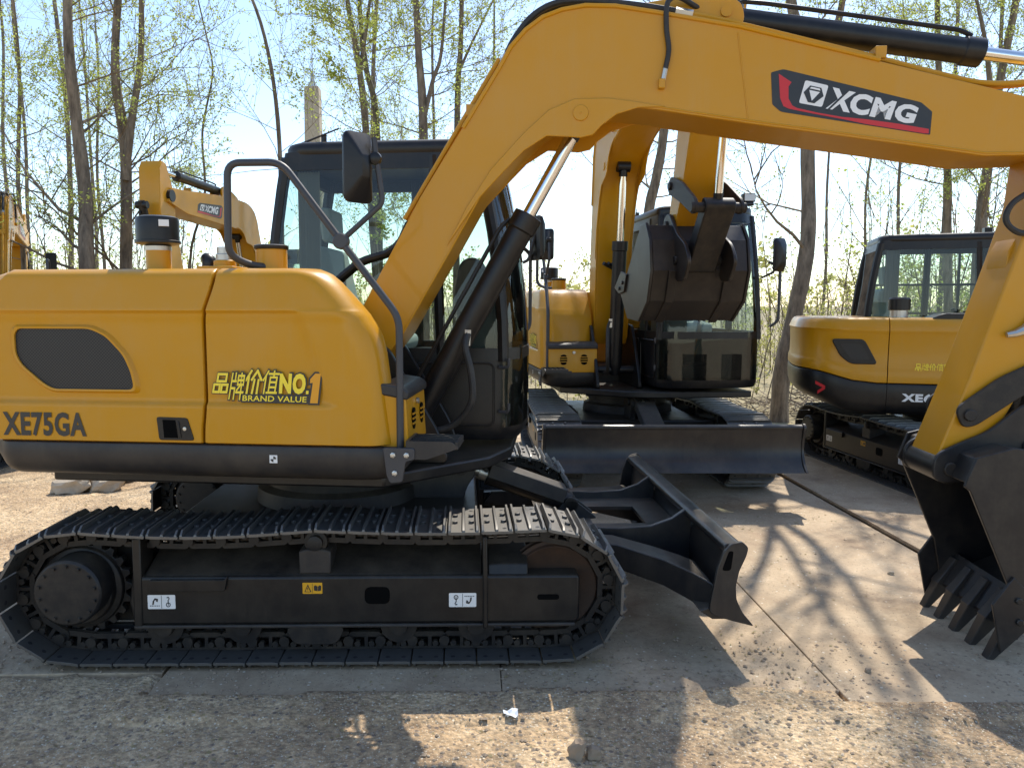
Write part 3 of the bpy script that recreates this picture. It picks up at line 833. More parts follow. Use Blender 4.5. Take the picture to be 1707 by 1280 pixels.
def logo_decal(mb, fn0, fn1, mirrored=False):
    """dark plate with the red hook, the white emblem square and the letters; fn maps (u, v) to the boom face"""
    mb.m = 0
    g = (lambda u: 1 - u) if mirrored else (lambda u: u)
    put_poly(mb, fn0, [(g(u), v) for u, v in round_poly([(0.0, .86), (0.075, 1.0), (0.93, 1.0), (1.0, .78), (0.995, 0.0), (0.07, 0.0), (0.015, 0.14)], 0.025, 3)])
    mb.m = 2
    put_poly(mb, fn1, [(g(u), v) for u, v in [(.048, .87), (.13, .74), (.112, .62), (.115, .34), (.14, .19), (.17, .15), (.12, .10), (.085, .14), (.062, .32)]])
    put_poly(mb, fn1, [(g(u), v) for u, v in [(.12, .10), (.17, .15), (.30, .12), (.45, .115), (.60, .16), (.80, .19), (.985, .19), (.985, .04), (.96, .02), (.60, .025), (.45, .06), (.30, .075)]])
    mb.m = 1
    off = 0.0 if not mirrored else -0.10
    q = lambda u, v: fn1(u + off, v)
    sq = lambda a, b: (0.18 + 0.145 * a + 0.035 * b, 0.28 + 0.58 * b)
    mb.add([q(*sq(a, b)) for a, b in round_poly([(0, 0), (1, 0), (1, 1), (0, 1)], .08, 2)], [tuple(range(12))])
    k = q
    def put_l(s, u0, u1, v0, v1): put_text(mb, s, q, u0, u1, v0, v1, 0.035, 0.05)
    put_l('X', .365, .515, .26, .84)
    put_l('C', .50, .625, .25, .85)
    put_l('M', .635, .765, .26, .84)
    put_l('G', .775, .905, .25, .85)
    mb.m = 0
    d = 0.0012
    nrm = V(fn1(0, 0)) - V(fn0(0, 0))
    q2 = lambda a, b: tuple(V(q(*sq(a, b))) + nrm)
    hexo = [(.26, .82), (.74, .82), (.93, .48), (.64, .10), (.36, .10), (.07, .48)]
    mb.add([q2(*p) for p in hexo], [tuple(range(6))])
    q4 = lambda u, v: tuple(V(q(u, v)) + nrm)
    mb.add([q4(u, v) for u, v in ((.352, .22), (.366, .22), (.50, .90), (.486, .90))], [(0, 1, 2, 3)])
    mb.m = 1
    q3 = lambda a, b: tuple(V(q(*sq(a, b))) + nrm * 2)
    for tri in ([(.27, .62), (.73, .62), (.5, .18)], [(.32, .77), (.68, .77), (.73, .69), (.27, .69)]):
        mb.add([q3(*p) for p in tri[:3]] if len(tri) == 3 else [q3(*p) for p in tri], [tuple(range(len(tri)))])
    for ln in ([(.16, .52), (.22, .60), (.47, .13), (.40, .13)], [(.84, .52), (.78, .60), (.53, .13), (.60, .13)]):
        pass

def make_boom():
    up = [(0.257, 1.61), (0.569, 2.171), (0.778, 2.497), (0.955, 2.775), (1.01, 2.87), (1.08, 2.945), (1.16, 3.0), (1.25, 3.03), (1.36, 3.045), (1.50, 3.037), (1.70, 3.0), (2.069, 2.925), (2.70, 2.755), (3.334, 2.583), (3.62, 2.52)]
    dn = [(3.66, 2.33), (3.35, 2.322), (3.18, 2.322), (2.812, 2.383), (2.138, 2.490), (1.722, 2.562), (1.60, 2.575), (1.50, 2.545), (1.44, 2.50), (1.40, 2.462), (1.33, 2.455), (1.20, 2.450), (1.10, 2.395), (0.98, 2.29), (0.866, 2.167), (0.717, 1.906), (0.471, 1.49), (0.31, 1.29), (0.22, 1.25), (0.14, 1.30), (0.15, 1.40)]
    dn0 = [(3.66, 2.33), (3.35, 2.322), (3.18, 2.322), (2.812, 2.383), (2.138, 2.490), (1.722, 2.562), (1.56, 2.585), (1.42, 2.59), (1.30, 2.565), (1.17, 2.49), (1.05, 2.37), (0.866, 2.167), (0.717, 1.906), (0.471, 1.49), (0.31, 1.29), (0.22, 1.25), (0.14, 1.30), (0.15, 1.40)]
    mb = MB(); mb.prism(up + dn0, BY0 + 0.012, BY1 - 0.012)
    boom = part(mb, 'boom', M['yellow'], 'boom', bevel=0.006)
    mb = MB(); mb.prism([(x, z - 0.0) for x, z in up[:]] + dn0, BY0, BY0 + 0.0115); mb.prism(up + dn0, BY1 - 0.0115, BY1)
    # side plates stand 10 mm proud of the flange edges
    sp = part(mb, 'side_plate', M['yellow'], 'boom', boom, bevel=0.003)
    lug = [(0.70, 1.93), (0.80, 2.12), (0.92, 2.30), (1.08, 2.47), (1.20, 2.575), (1.32, 2.622), (1.48, 2.622), (1.62, 2.60), (1.75, 2.575), (1.62, 2.573), (1.52, 2.545), (1.45, 2.495), (1.41, 2.452), (1.35, 2.44), (1.28, 2.447), (1.19, 2.452), (1.08, 2.385), (0.98, 2.285), (0.866, 2.167)]
    for y0, y1 in ((BY0 - 0.010, BY0 - 0.0005), (BY1 + 0.0005, BY1 + 0.010)):
        mb = MB(); mb.prism(lug, y0, y1)
        part(mb, 'cylinder_lug', M['yellow'], 'boom', boom, bevel=0.004)
    mb = MB(); mb.lathe((RODB[0], BY0 - 0.017, RODB[1] + 0.055), (0, 1, 0), [(0.034, 0), (0.038, 0.003), (0.038, 0.012)], 24); mb.cyl((RODB[0], BY0 - 0.020, RODB[1] + 0.055), (RODB[0], BY0 - 0.01, RODB[1] + 0.055), 0.005, 8)
    part(mb, 'pin', M['yellow'], 'boom', boom, bevel=0.002)
    mb = MB(); mb.tube([V((x + .004, BY0 - .0005, z + .012)) for x, z in dn0[1:14]], 0.0045, 6); part(mb, 'weld_seam', M['yellow'], 'boom', boom)
    mb = MB(); mb.tube([V((2.13, BY0 - .0005, 2.50)), V((2.07, BY0 - .0005, 2.90))], 0.003, 6); part(mb, 'weld_seam', M['yellow'], 'boom', boom)
    # top lug for the arm cylinder
    for y0, y1 in ((-0.37, -0.345), (-0.205, -0.18)):
        mb = MB(); mb.prism(round_poly([(1.55, 3.02), (1.58, 3.07), (1.75, 3.095), (2.0, 3.105), (2.10, 3.07), (2.12, 2.985), (2.06, 2.90), (1.6, 2.98)], 0.035, 4), y0, y1)
        lg = part(mb, 'cylinder_lug', M['yellow'], 'boom', boom, bevel=0.004)
    mb = MB(); mb.cyl((ABASE[0], -0.38, ABASE[1]), (ABASE[0], -0.17, ABASE[1]), 0.026)
    part(mb, 'pin', M['yellow'], 'boom', boom)
    # tip bosses
    mb = MB(); mb.cyl((APIV[0], BY0 - 0.01, APIV[1]), (APIV[0], BY1 + 0.01, APIV[1]), 0.075)
    part(mb, 'pin', M['black'], 'boom', boom)
    # steel pipes and hoses
    pipes = []
    for k, yy in enumerate((-0.40, -0.355)):
        mb = MB(); d = 0.026
        mb.tube([V((x - 0.019, yy, z + 0.022)) for x, z in [(0.50, 2.05), (0.778, 2.497), (0.95, 2.77), (0.975, 2.81)]], 0.0125, 8)
        part(mb, 'steel_pipe', M['yellow'], 'boom', boom)
        mb = MB(); mb.tube(bez([(1.86, yy, 3.01), (2.05, yy, 2.965), (2.6, yy, 2.815), (3.0, yy, 2.70), (3.2, yy, 2.655), (3.4, yy, 2.66), (3.55, yy, 2.70)], 5), 0.013, 8)
        part(mb, 'steel_pipe', M['yellow'], 'boom', boom)
        mb = MB(); mb.tube(bez([(0.975, yy, 2.815), (1.03, yy, 2.925), (1.12, yy, 3.03), (1.24, yy, 3.085), (1.40, yy, 3.085), (1.60, yy, 3.06), (1.80, yy, 3.022)], 6), 0.0165, 10)
        part(mb, 'hose', M['rubber'], 'boom', boom)
        for a, b_ in (((0.967, yy, 2.80), (0.995, yy, 2.855)), ((1.79, yy, 3.025), (1.87, yy, 3.008))):
            mb = MB(); mb.cyl(a, b_, 0.019, 6)
            part(mb, 'hose_fitting', M['zinc'], 'boom', boom, smooth=20)
    mb = MB(); mb.tube([V((x + 0.006, BY0 - 0.001, z + 0.004)) for x, z in up[2:13]], 0.011, 8)
    part(mb, 'grease_line', M['yellow'], 'boom', boom)
    for x, z in ((0.82, 2.565), (2.72, 2.775)):
        mb = MB(); mb.box(x - 0.025, x + 0.025, -0.425, -0.33, z, z + 0.055)
        part(mb, 'pipe_clamp', M['yellow'], 'boom', boom, bevel=0.004)
    y = BY0 - 0.014
    mb = MB(); pts = bez([(1.90, -0.36, 3.05), (1.80, y + .03, 3.075), (1.745, y, 3.04), (1.742, y, 2.93), (1.755, y, 2.83), (1.742, y, 2.745)], 6)
    mb.tube(pts, 0.0125, 10); part(mb, 'hose', M['rubber'], 'boom', boom)
    mb = MB(); mb.cyl((1.742, y, 2.75), (1.732, y, 2.695), 0.012, 6); part(mb, 'hose_fitting', M['zinc'], 'boom', boom, smooth=20)
    mb = MB(); mb.box(1.712, 1.742, BY0 - 0.026, BY0, 2.655, 2.70); part(mb, 'hose_port', M['yellow'], 'boom', boom, bevel=0.004)
    # logo on both faces
    Q = [(2.225, 2.548), (2.945, 2.418), (2.945, 2.552), (2.225, 2.745)]
    def face(y, flip=False):
        def f(u, v):
            if flip: u = 1 - u
            a = lerp(Q[0][0], Q[1][0], u), lerp(Q[0][1], Q[1][1], u); b = lerp(Q[3][0], Q[2][0], u), lerp(Q[3][1], Q[2][1], u)
            return (lerp(a[0], b[0], v), y, lerp(a[1], b[1], v))
        return f
    mb = MB(); logo_decal(mb, face(BY0 - 0.0015), face(BY0 - 0.0027))
    part(mb, 'logo_decal', [M['decalblack'], M['white'], M['red']], 'boom', boom, smooth=0)
    mb = MB(); logo_decal(mb, face(BY1 + 0.0015, True), face(BY1 + 0.0027, True), True)
    part(mb, 'logo_decal', [M['decalblack'], M['white'], M['red']], 'boom', boom, smooth=0)
    # arm
    an = [(3.075, 0.915), (3.20, 1.29), (3.372, 1.87), (3.44, 2.12), (3.46, 2.36), (3.52, 2.55), (3.66, 2.80), (3.76, 2.815), (3.82, 2.72), (3.82, 2.50), (3.82, 2.22), (3.73, 1.92), (3.55, 1.48), (3.335, 1.03), (3.215, 0.845), (3.125, 0.80), (3.08, 0.84)]
    mb = MB(); mb.prism(an, AY0, AY1)
    arm = part(mb, 'arm', M['yellow'], 'arm', bevel=0.010)
    mb = MB(); mb.prism([(3.376, 1.86), (3.40, 1.94), (3.398, 1.96), (3.365, 1.90), (3.355, 1.80), (3.352, 1.76), (3.36, 1.76)], AY0 + 0.05, AY0 + 0.22)
    part(mb, 'pipe_clamp', M['yellow'], 'arm', arm, bevel=0.004)
    mb = MB(); mb.cyl((BPIV[0], AY0 - 0.03, BPIV[1]), (BPIV[0], AY1 + 0.03, BPIV[1]), 0.075)
    part(mb, 'tip_boss', M['black'], 'arm', arm, bevel=0.01)
    mb = MB(); mb.tube(bez([(3.66, AY0 - 0.02, 1.86), (3.52, AY0 - 0.02, 1.66), (3.455, AY0 - 0.02, 1.565)], 4), 0.016, 8)
    part(mb, 'steel_pipe', M['yellow'], 'arm', arm)
    mb = MB(); mb.tube([(3.475, AY0 - 0.022, 1.59), (3.425, AY0 - 0.024, 1.53), (3.38, AY0 - 0.024, 1.512), (3.345, AY0 - 0.02, 1.505)], [0.026, 0.026, 0.017, 0.014], 8)
    part(mb, 'hose_fitting', M['zinc'], 'arm', arm, smooth=25)
    mb = MB(); mb.tube(bez([(3.58, -0.40, 2.24), (3.44, -0.43, 2.18), (3.325, -0.44, 2.11), (3.30, -0.44, 2.03), (3.37, -0.43, 1.975), (3.48, -0.42, 1.99)], 6), 0.014, 8)
    part(mb, 'hose', M['rubber'], 'arm', arm)
    # bucket
    b0, b1 = -0.62, 0.10
    prof = [(3.125, 0.83), (3.165, 0.945), (3.31, 0.995), (3.54, 0.955), (3.72, 0.80), (3.785, 0.55), (3.66, 0.285), (3.44, 0.175), (3.37, 0.15)]
    inner = [(3.37, 0.173), (3.43, 0.197), (3.645, 0.305), (3.76, 0.55), (3.70, 0.785), (3.53, 0.932), (3.31, 0.972), (3.185, 0.925), (3.15, 0.825)]
    mb = MB(); mb.prism(prof + inner, b0 + 0.021, b1 - 0.021)
    bucket = part(mb, 'bucket', M['bucketsteel'], 'bucket', bevel=0.006, smooth=15)
    for yw in (b0 + 0.16, b1 - 0.16):
        mb = MB(); mb.prism([(3.54, 0.957), (3.722, 0.80), (3.787, 0.55), (3.80, 0.54), (3.735, 0.81), (3.55, 0.972)], yw - 0.03, yw + 0.03); part(mb, 'wear_strip', M['bucketsteel'], 'bucket', bucket, bevel=.003)
    sidep = [(3.105, 0.82), (3.15, 0.955), (3.31, 1.003), (3.545, 0.962), (3.728, 0.805), (3.793, 0.55), (3.667, 0.278), (3.44, 0.168), (3.365, 0.14), (3.32, 0.365), (3.13, 0.80)]
    cut = [(3.335, 0.41), (3.250, 0.275), (3.300, 0.045), (3.40, 0.155), (3.44, 0.30)]
    for y0, y1, s in ((b0, b0 + 0.02, -1), (b1 - 0.02, b1, 1)):
        mb = MB(); mb.prism(sidep, y0, y1); part(mb, 'side_plate', M['bucketsteel'], 'bucket', bucket, bevel=0.004)
        mb = MB(); yc = b0 - 0.016 if s < 0 else b1
        mb.prism(cut, yc, yc + 0.016); cp = part(mb, 'side_cutter', M['bucketsteel'], 'bucket', bucket, bevel=0.003)
        for x, z in ((3.36, 0.30), (3.37, 0.20)):
            mb = MB(); mb.lathe((x, yc - 0.012, z), (0, 1, 0), [(0.012, 0), (0.016, 0.003), (0.016, 0.04)], 8)
            part(mb, 'cutter_bolt', M['bucketsteel'], 'bucket', bucket, smooth=20)
    lp = lambda t, n: (3.435 - .52 * t + .854 * n, .262 - .854 * t - .52 * n)
    mb = MB(); mb.prism([lp(-.03, .013), lp(-.03, -.013), lp(.145, -.013), lp(.16, 0), lp(.145, .013)], b0 + 0.022, b1 - 0.022)
    part(mb, 'cutting_edge', M['bucketsteel'], 'bucket', bucket, bevel=0.003)
    for i in range(5):
        yc = lerp(b0 + 0.045, b1 - 0.045, i / 4)
        rings = []
        for t, w, h in ((0, .030, .030), (.10, .032, .034), (.16, .037, .038), (.17, .033, .032), (.31, .027, .013), (.335, .022, .007)):
            c = V((3.435, yc, 0.262)) + V((-0.52, 0, -0.854)) * t
            n = V((0.854, 0, -0.52))
            rings.append([c + n * h * a + V((0, w * b_, 0)) for a, b_ in ((-1, -1), (-1, 1), (1, 1), (1, -1))])
        mb = MB(); mb.loft(rings); part(mb, 'tooth', M['dark'], 'bucket', bucket, bevel=0.004, smooth=25)
    for yc in (AY0 - 0.035, AY1 + 0.01):
        mb = MB(); mb.prism(round_poly([(3.05, 0.80), (3.05, 0.93), (3.15, 0.985), (3.29, 1.05), (3.43, 1.18), (3.58, 1.22), (3.68, 1.08), (3.62, 0.93), (3.40, 0.93), (3.28, 0.87), (3.20, 0.80)], 0.05, 4), yc, yc + 0.025)
        part(mb, 'hinge_ear', M['bucketsteel'], 'bucket', bucket, bevel=0.005)
    for p in (BPIV, BLUG):
        mb = MB(); mb.cyl((p[0], AY0 - 0.05, p[1]), (p[0], AY1 + 0.05, p[1]), 0.032)
        part(mb, 'pin', M['cast'], 'bucket', bucket, bevel=0.004)
    # rocker plates, link
    mb = MB(); a = 0.50
    for yc in (AY0 - 0.030, AY1 + 0.008):
        mb.prism(round_poly([(-0.055, -0.04), (-0.04, 0.06), (0.2, 0.085), (a, 0.055), (a + 0.05, 0.0), (a, -0.05), (0.22, -0.045), (0.0, -0.06)], 0.045, 4), yc, yc + 0.022)
    mb.cyl((0, AY0 - 0.045, 0), (0, AY1 + 0.045, 0), 0.028); mb.cyl((a, AY0 - 0.05, 0), (a, AY1 + 0.05, 0), 0.034)
    part(mb, 'rocker_arm', M['cast'], 'rocker', bevel=0.004)
    mb = MB(); b_ = 0.44
    mb.prism(round_poly([(-0.06, -0.055), (-0.06, 0.055), (0.1, 0.05), (b_ - 0.1, 0.05), (b_ + 0.06, 0.055), (b_ + 0.06, -0.055)], 0.05, 4), -0.37, -0.17)
    part(mb, 'bucket_link', M['cast'], 'link', bevel=0.008)

def make_cylinder(name, length, r, rod_len, rr, frame, y, hose=True):
    mb = MB()
    mb.lathe((0, y, 0), (1, 0, 0), [(r * 0.8, -0.05), (r * 1.0, 0.03), (r, 0.06), (r, length - 0.09), (r * 1.13, length - 0.085), (r * 1.13, length), (r * 0.7, length + 0.005)], 28)
    mb.cyl((0, y - 0.07, 0), (0, y + 0.07, 0), 0.045)
    c = part(mb, name, M['black'], frame, bevel=0.003)
    if hose:
        mb = MB(); mb.tube(rounded_path([(0.07, y - 0.01, r), (0.07, y - 0.01, r + 0.03), (0.2, y - 0.01, r + 0.035), (length - 0.12, y - 0.01, r + 0.03), (length - 0.06, y - 0.01, r + 0.01)], 0.03, 3), 0.011, 8)
        part(mb, 'hard_line', M['black'], frame, c)
    mb = MB(); mb.lathe((0, y, 0), (1, 0, 0), [(rr, -rod_len), (rr, -0.05)], 24)
    mb2 = MB(); mb2.cyl((0, y - 0.06, 0), (0, y + 0.06, 0), 0.05); mb2.cyl((-0.09, y, 0), (0, y, 0), rr * 1.15)
    rod = part(mb, 'rod', M['chrome'], frame, c)
    eye = part(mb2, 'rod_eye', M['black'], frame, c)
    return c, rod, eye

def make_hoses():
    y = -0.40
    mb = MB(); mb.tube(bez([(0.80, y, 1.50), (0.79, y - .02, 1.43), (0.82, y - .03, 1.30), (0.82, y - 0.03, 1.15), (0.72, y, 1.03), (0.58, y, 0.99)], 6), 0.018, 10)
    h = part(mb, 'hose', M['rubber'], 'upper')
    mb = MB(); mb.cyl((0.80, y, 1.52), (0.795, y, 1.44), 0.018, 6)
    part(mb, 'hose_fitting', M['zinc'], 'upper', h, smooth=20)
    for k in range(3):
        mb = MB(); yy = -0.14 - 0.035 * k
        mb.tube(bez([(0.12, yy, 1.25), (-0.05, yy, 1.6), (0.16, yy, 1.85), (0.36, yy, 1.93), (0.50, -0.40 + .045 * k, 2.05)], 6), 0.018, 8)
        part(mb, 'hose', M['rubber'], 'upper')

# ---- undercarriage
TY0, TY1 = -1.05, -0.65
SPR, IDL = (-1.06, 0.335), (1.15, 0.330)
RAD = 0.292                               # to the inside of the shoes
def track_path():
    pts = []
    n = 40
    top = lambda x: SPR[1] + RAD + 0.012 - 0.030 * (math.sin(math.pi * (x - SPR[0]) / (0.05 - SPR[0])) if x < 0.05 else 0.55 * math.sin(math.pi * (x - 0.05) / (IDL[0] - 0.05)))
    for i in range(60): x = lerp(SPR[0], IDL[0], i / 60); pts.append((x, top(x) - 0.012 * abs(1 - 0) * (1 if False else 0)))
    for i in range(n): a = math.pi / 2 - math.pi * i / n; pts.append((IDL[0] + RAD * math.cos(a), IDL[1] + RAD * math.sin(a)))
    for i in range(60): x = lerp(IDL[0], SPR[0], i / 60); pts.append((x, 0.040))
    for i in range(n): a = -math.pi / 2 - math.pi * i / n; pts.append((SPR[0] + RAD * math.cos(a), SPR[1] + RAD * math.sin(a)))
    return pts

def make_track(sgn):
    path = [V((x, 0, z)) for x, z in track_path()]
    L = [0]
    for a, b_ in zip(path, path[1:] + path[:1]): L.append(L[-1] + (b_ - a).length)
    total = L[-1]; N = 42
    def at_len(d):
        d %= total
        for i in range(len(path)):
            if L[i + 1] >= d:
                t = (d - L[i]) / (L[i + 1] - L[i] + 1e-12)
                return path[i].lerp(path[(i + 1) % len(path)], t)
    pitch = total / N
    yc = (TY0 + TY1) / 2
    # the chain itself
    mb = MB()
    frames = []
    for k in range(N):
        p0, p1 = at_len(k * pitch + 0.07), at_len((k + 1) * pitch + 0.07)
        c = (p0 + p1) / 2; t = (p1 - p0).normalized(); nrm = V((-t.z, 0, t.x))      # outward
        frames.append((c, t, nrm))
        mt = Matrix((t.to_4d(), (0, 1, 0, 0), nrm.to_4d(), (0, 0, 0, 1))).transposed()
        mt = Matrix(((t.x, 0, nrm.x, c.x), (0, 1, 0, 0), (t.z, 0, nrm.z, c.z), (0, 0, 0, 1)))
        for s in (-1, 1):
            y0 = yc + s * 0.055 - 0.014 + (0.004 * (k % 2)); y1 = y0 + 0.026
            f_ = lambda p: mt @ p
            mb.prism(round_poly([(-0.078, -0.060), (-0.070, -0.084), (0.07, -0.084), (0.078, -0.060)], 0.01, 2), y0, y1, fn=f_)
            for xa, xb in ((-0.082, -0.050), (-0.012, 0.004), (0.060, 0.088)): mb.prism([(xa, -0.0615), (xb, -0.0615), (xb, -0.010), (xa, -0.010)], y0 + .001, y1 - .001, fn=f_)
            mb.prism([(-0.080, -0.012), (0.085, -0.012), (0.085, -0.001), (-0.080, -0.001)], y0, y1, fn=f_)
        mb.cyl(mt @ V((0.077, yc - 0.085, -0.045)), mt @ V((0.077, yc + 0.085, -0.045)), 0.024, 12)
        for s in (-0.03, 0.035):
            mb.cyl(mt @ V((s, yc - 0.082, -0.03)), mt @ V((s, yc - 0.060, -0.03)), 0.015, 6)
    chain = part(mb, 'track', M['cast'], 'base', smooth=30)
    # one shoe mesh, copied round the loop
    mb = MB(); h = pitch / 2 - 0.006
    mb.prism([(-h, 0.003), (-h, 0.014), (h + 0.004, 0.012), (h + 0.004, 0.0), (-h + .02, 0.0)], TY0, TY1)
    for x0, x1, hh in ((-h + .001, -h + 0.010, 0.038), (-0.005, 0.005, 0.031), (h - 0.012, h - 0.003, 0.036)):
        rr = []
        for y, z in ((TY0 + .002, .0125), (TY0 + .004, .020), (TY0 + .028, hh), (TY1 - .028, hh), (TY1 - .004, .020), (TY1 - .002, .0125)):
            rr.append([(x0 - .003, y, .0115), (x1 + .003, y, .0115), (x1, y, z), (x0, y, z)])
        mb.loft(rr)
    for s in (-1, 1):
        for x in (-0.040, 0.036):
            mb.lathe((x, yc + s * 0.055, 0.012), (0, 0, 1), [(0.013, 0), (0.013, 0.012), (0.006, 0.013)], 6)
    for s in (-1, 1):
        for x in (-0.036, 0.036):
            mb.m = 1
            mb.lathe((x, yc + s * 0.155, -0.0008), (0, 0, 1), [(0.011, -.0006), (0.011, 0.001)], 8)  # black discs painted for the darkness inside the shoe holes
            mb.lathe((x, yc + s * 0.155, 0.0122), (0, 0, 1), [(0.010, 0), (0.010, 0.001)], 8)
            mb.m = 0
    proto = None
    for k, (c, t, nrm) in enumerate(frames):
        mt = Matrix(((t.x, 0, nrm.x, c.x), (0, 1, 0, 0), (t.z, 0, nrm.z, c.z), (0, 0, 0, 1)))
        if proto is None:
            proto = mb.build('track_shoe', [M['steel'], M['decalblack']], chain, bevel=0.002, smooth=25, seg=1); o = proto
        else:
            o = proto.copy(); col.objects.link(o); o.parent = chain
        o.matrix_local = mt
    # sprocket with its motor drum
    mb = MB(); pts = []
    for k in range(21):
        for da, r in ((-0.35, 0.200), (-0.16, 0.228), (0.16, 0.228), (0.35, 0.200)):
            a = 2 * math.pi * (k + da) / 21; pts.append((SPR[0] + r * math.cos(a), SPR[1] + r * math.sin(a)))
    mb.prism(pts, yc - 0.02, yc + 0.02)
    mb.lathe((SPR[0], yc - 0.02, SPR[1]), (0, -1, 0), [(0.195, -0.001), (0.19, 0.02), (0.165, 0.028), (0.162, 0.06), (0.155, 0.065)], 40)
    sp = part(mb, 'sprocket', M['cast'], 'base', chain, bevel=0.003)
    mb = MB(); mb.lathe((SPR[0] + 0.015, yc - 0.05, SPR[1] + 0.03), (0, -1, 0), [(0.150, 0), (0.150, 0.14), (0.142, 0.150), (0.02, 0.152)], 40)
    dr = part(mb, 'motor_drum', M['cast'], 'base', chain, bevel=0.003)
    for k in range(14):
        a = 2 * math.pi * k / 14 + 0.2
        mb = MB(); mb.cyl((SPR[0] + 0.015 + 0.125 * math.cos(a), yc - 0.20, SPR[1] + 0.03 + 0.125 * math.sin(a)), (SPR[0] + 0.015 + 0.125 * math.cos(a), yc - 0.212, SPR[1] + 0.03 + 0.125 * math.sin(a)), 0.0085, 6)
        part(mb, 'drum_bolt', M['cast'], 'base', chain, smooth=0)
    # idler
    mb = MB(); mb.lathe((IDL[0], yc + 0.05, IDL[1] - 0.005), (0, -1, 0), [(0.10, 0), (0.20, 0.005), (0.205, 0.02), (0.222, 0.022), (0.222, 0.045), (0.232, 0.05), (0.232, 0.055), (0.222, 0.06), (0.222, 0.082), (0.205, 0.084), (0.195, 0.095), (0.185, 0.09), (0.05, 0.085)], 48)
    part(mb, 'idler_wheel', M['rusty'], 'base', chain, bevel=0.002)
    # bottom rollers
    for i in range(5):
        x = lerp(-0.66, 0.78, i / 4)
        mb = MB(); mb.lathe((x, yc - 0.11, 0.165), (0, 1, 0), [(0.04, 0), (0.045, 0.02), (0.085, 0.022), (0.085, 0.07), (0.07, 0.072), (0.07, 0.148), (0.085, 0.15), (0.085, 0.198), (0.045, 0.2), (0.04, 0.22)], 24)
        part(mb, 'track_roller', M['cast'], 'base', chain)
    # side frame
    mb = MB()
    mb.prism([(-0.78, 0.19), (1.24, 0.19), (1.255, 0.21), (1.255, 0.41), (1.24, 0.415), (-0.74, 0.415), (-0.77, 0.50), (-0.80, 0.30)], yc - 0.135, yc + 0.12)
    fr = part(mb, 'track_frame', M['black'], 'base', bevel=0.012, seg=3)
    mb = MB(); mb.prism([(SPR[0] + .235 * math.cos(a), SPR[1] + .235 * math.sin(a)) for a in [math.pi * 2 * k / 28 for k in range(28)]], yc + 0.10, yc + 0.125); mb.box(SPR[0], -0.74, yc + 0.095, yc + 0.12, 0.12, 0.56)
    part(mb, 'gap_backing', M['cast'], 'base', fr)  # dark backing added so the gap beside the sprocket stays dark
    mb = MB(); mb.prism([(-0.78, 0.165), (-0.775, 0.595), (-0.735, 0.60), (-0.74, 0.165)], yc - 0.141, yc + 0.0)
    part(mb, 'end_flange', M['black'], 'base', fr, bevel=0.006)
    mb = MB(); mb.prism([(0.81, 0.17), (0.81, 0.60), (0.83, 0.60), (0.835, 0.17)], yc - 0.150, yc + 0.0)
    part(mb, 'end_flange', M['black'], 'base', fr, bevel=0.006)
    mb = MB()
    vs = [V((x, y, z)) for x in (-0.735, 0.81) for y, z in ((yc - 0.125, 0.405), (yc - 0.105, 0.425), (yc + 0.10, 0.50), (yc + 0.12, 0.40))]
    mb.add(vs, [(0, 1, 2, 3), (7, 6, 5, 4), (0, 4, 5, 1), (1, 5, 6, 2), (2, 6, 7, 3), (3, 7, 4, 0)])
    vs = [V((x, y, z)) for x in (0.832, 1.02) for y, z in ((yc - 0.12, 0.405), (yc - 0.10, 0.46), (yc + 0.10, 0.52), (yc + 0.12, 0.40))]
    mb.add(vs, [(0, 1, 2, 3), (7, 6, 5, 4), (0, 4, 5, 1), (1, 5, 6, 2), (2, 6, 7, 3), (3, 7, 4, 0)])
    part(mb, 'frame_top', M['black'], 'base', fr, bevel=0.008)
    mb = MB(); mb.prism([(-0.78, 0.175), (1.235, 0.175), (1.235, 0.1895), (-0.78, 0.1895)], yc - 0.142, yc + 0.12)
    part(mb, 'bottom_rail', M['dark'], 'base', fr, bevel=0.004)
    mb = MB(); mb.prism(round_poly([(-0.70, 0.408), (-0.36, 0.408), (-0.345, 0.425), (-0.36, 0.355), (-0.70, 0.355)], 0.008, 2), yc - 0.155, yc - 0.1355)
    part(mb, 'frame_step', M['black'], 'base', fr, bevel=0.004)
    mb = MB(); mb.prism(round_poly([(0.27, 0.365), (0.385, 0.365), (0.385, 0.285), (0.27, 0.285)], 0.03, 4), yc - 0.1375, yc - 0.134)
    part(mb, 'frame_opening_shade', M['hole_shade'], 'base', fr)  # dark patch on the frame face, painted shade of an opening
    mb = MB(); mb.prism(round_poly([(1.06, 0.325), (1.16, 0.325), (1.16, 0.30), (1.06, 0.30)], 0.012, 4), yc - 0.1375, yc - 0.134)
    part(mb, 'frame_opening_shade', M['hole_shade'], 'base', fr)  # same painted shade for the front opening
    mb = MB(); mb.prism([(-0.03, 0.42), (0.115, 0.42), (0.115, 0.525), (0.08, 0.535), (0.0, 0.535), (-0.03, 0.525)], yc - 0.115, yc + 0.06)
    cr = part(mb, 'carrier_bracket', M['dark'], 'base', fr, bevel=0.006)
    mb = MB(); mb.lathe((0.045, yc - 0.13, 0.565), (0, 1, 0), [(0.02, 0), (0.034, 0.004), (0.034, 0.03), (0.052, 0.032), (0.055, 0.06), (0.045, 0.064), (0.045, 0.14), (0.055, 0.144), (0.055, 0.17), (0.03, 0.172)], 24)
    part(mb, 'carrier_roller', M['cast'], 'base', fr)
    for i in range(3):
        mb = MB(); x = (-0.36, 0.04, 0.62)[i]
        mb.prism(round_poly([(x - 0.14, 0.176), (x + 0.14, 0.176), (x + 0.10, 0.09), (x - 0.10, 0.09)], 0.04, 4), yc - 0.132, yc - 0.112)
        if i == 1: part(mb, 'chain_guard', M['cast'], 'base', fr, bevel=0.004)
    # stickers on the side of the frame
    ys = yc - 0.1366
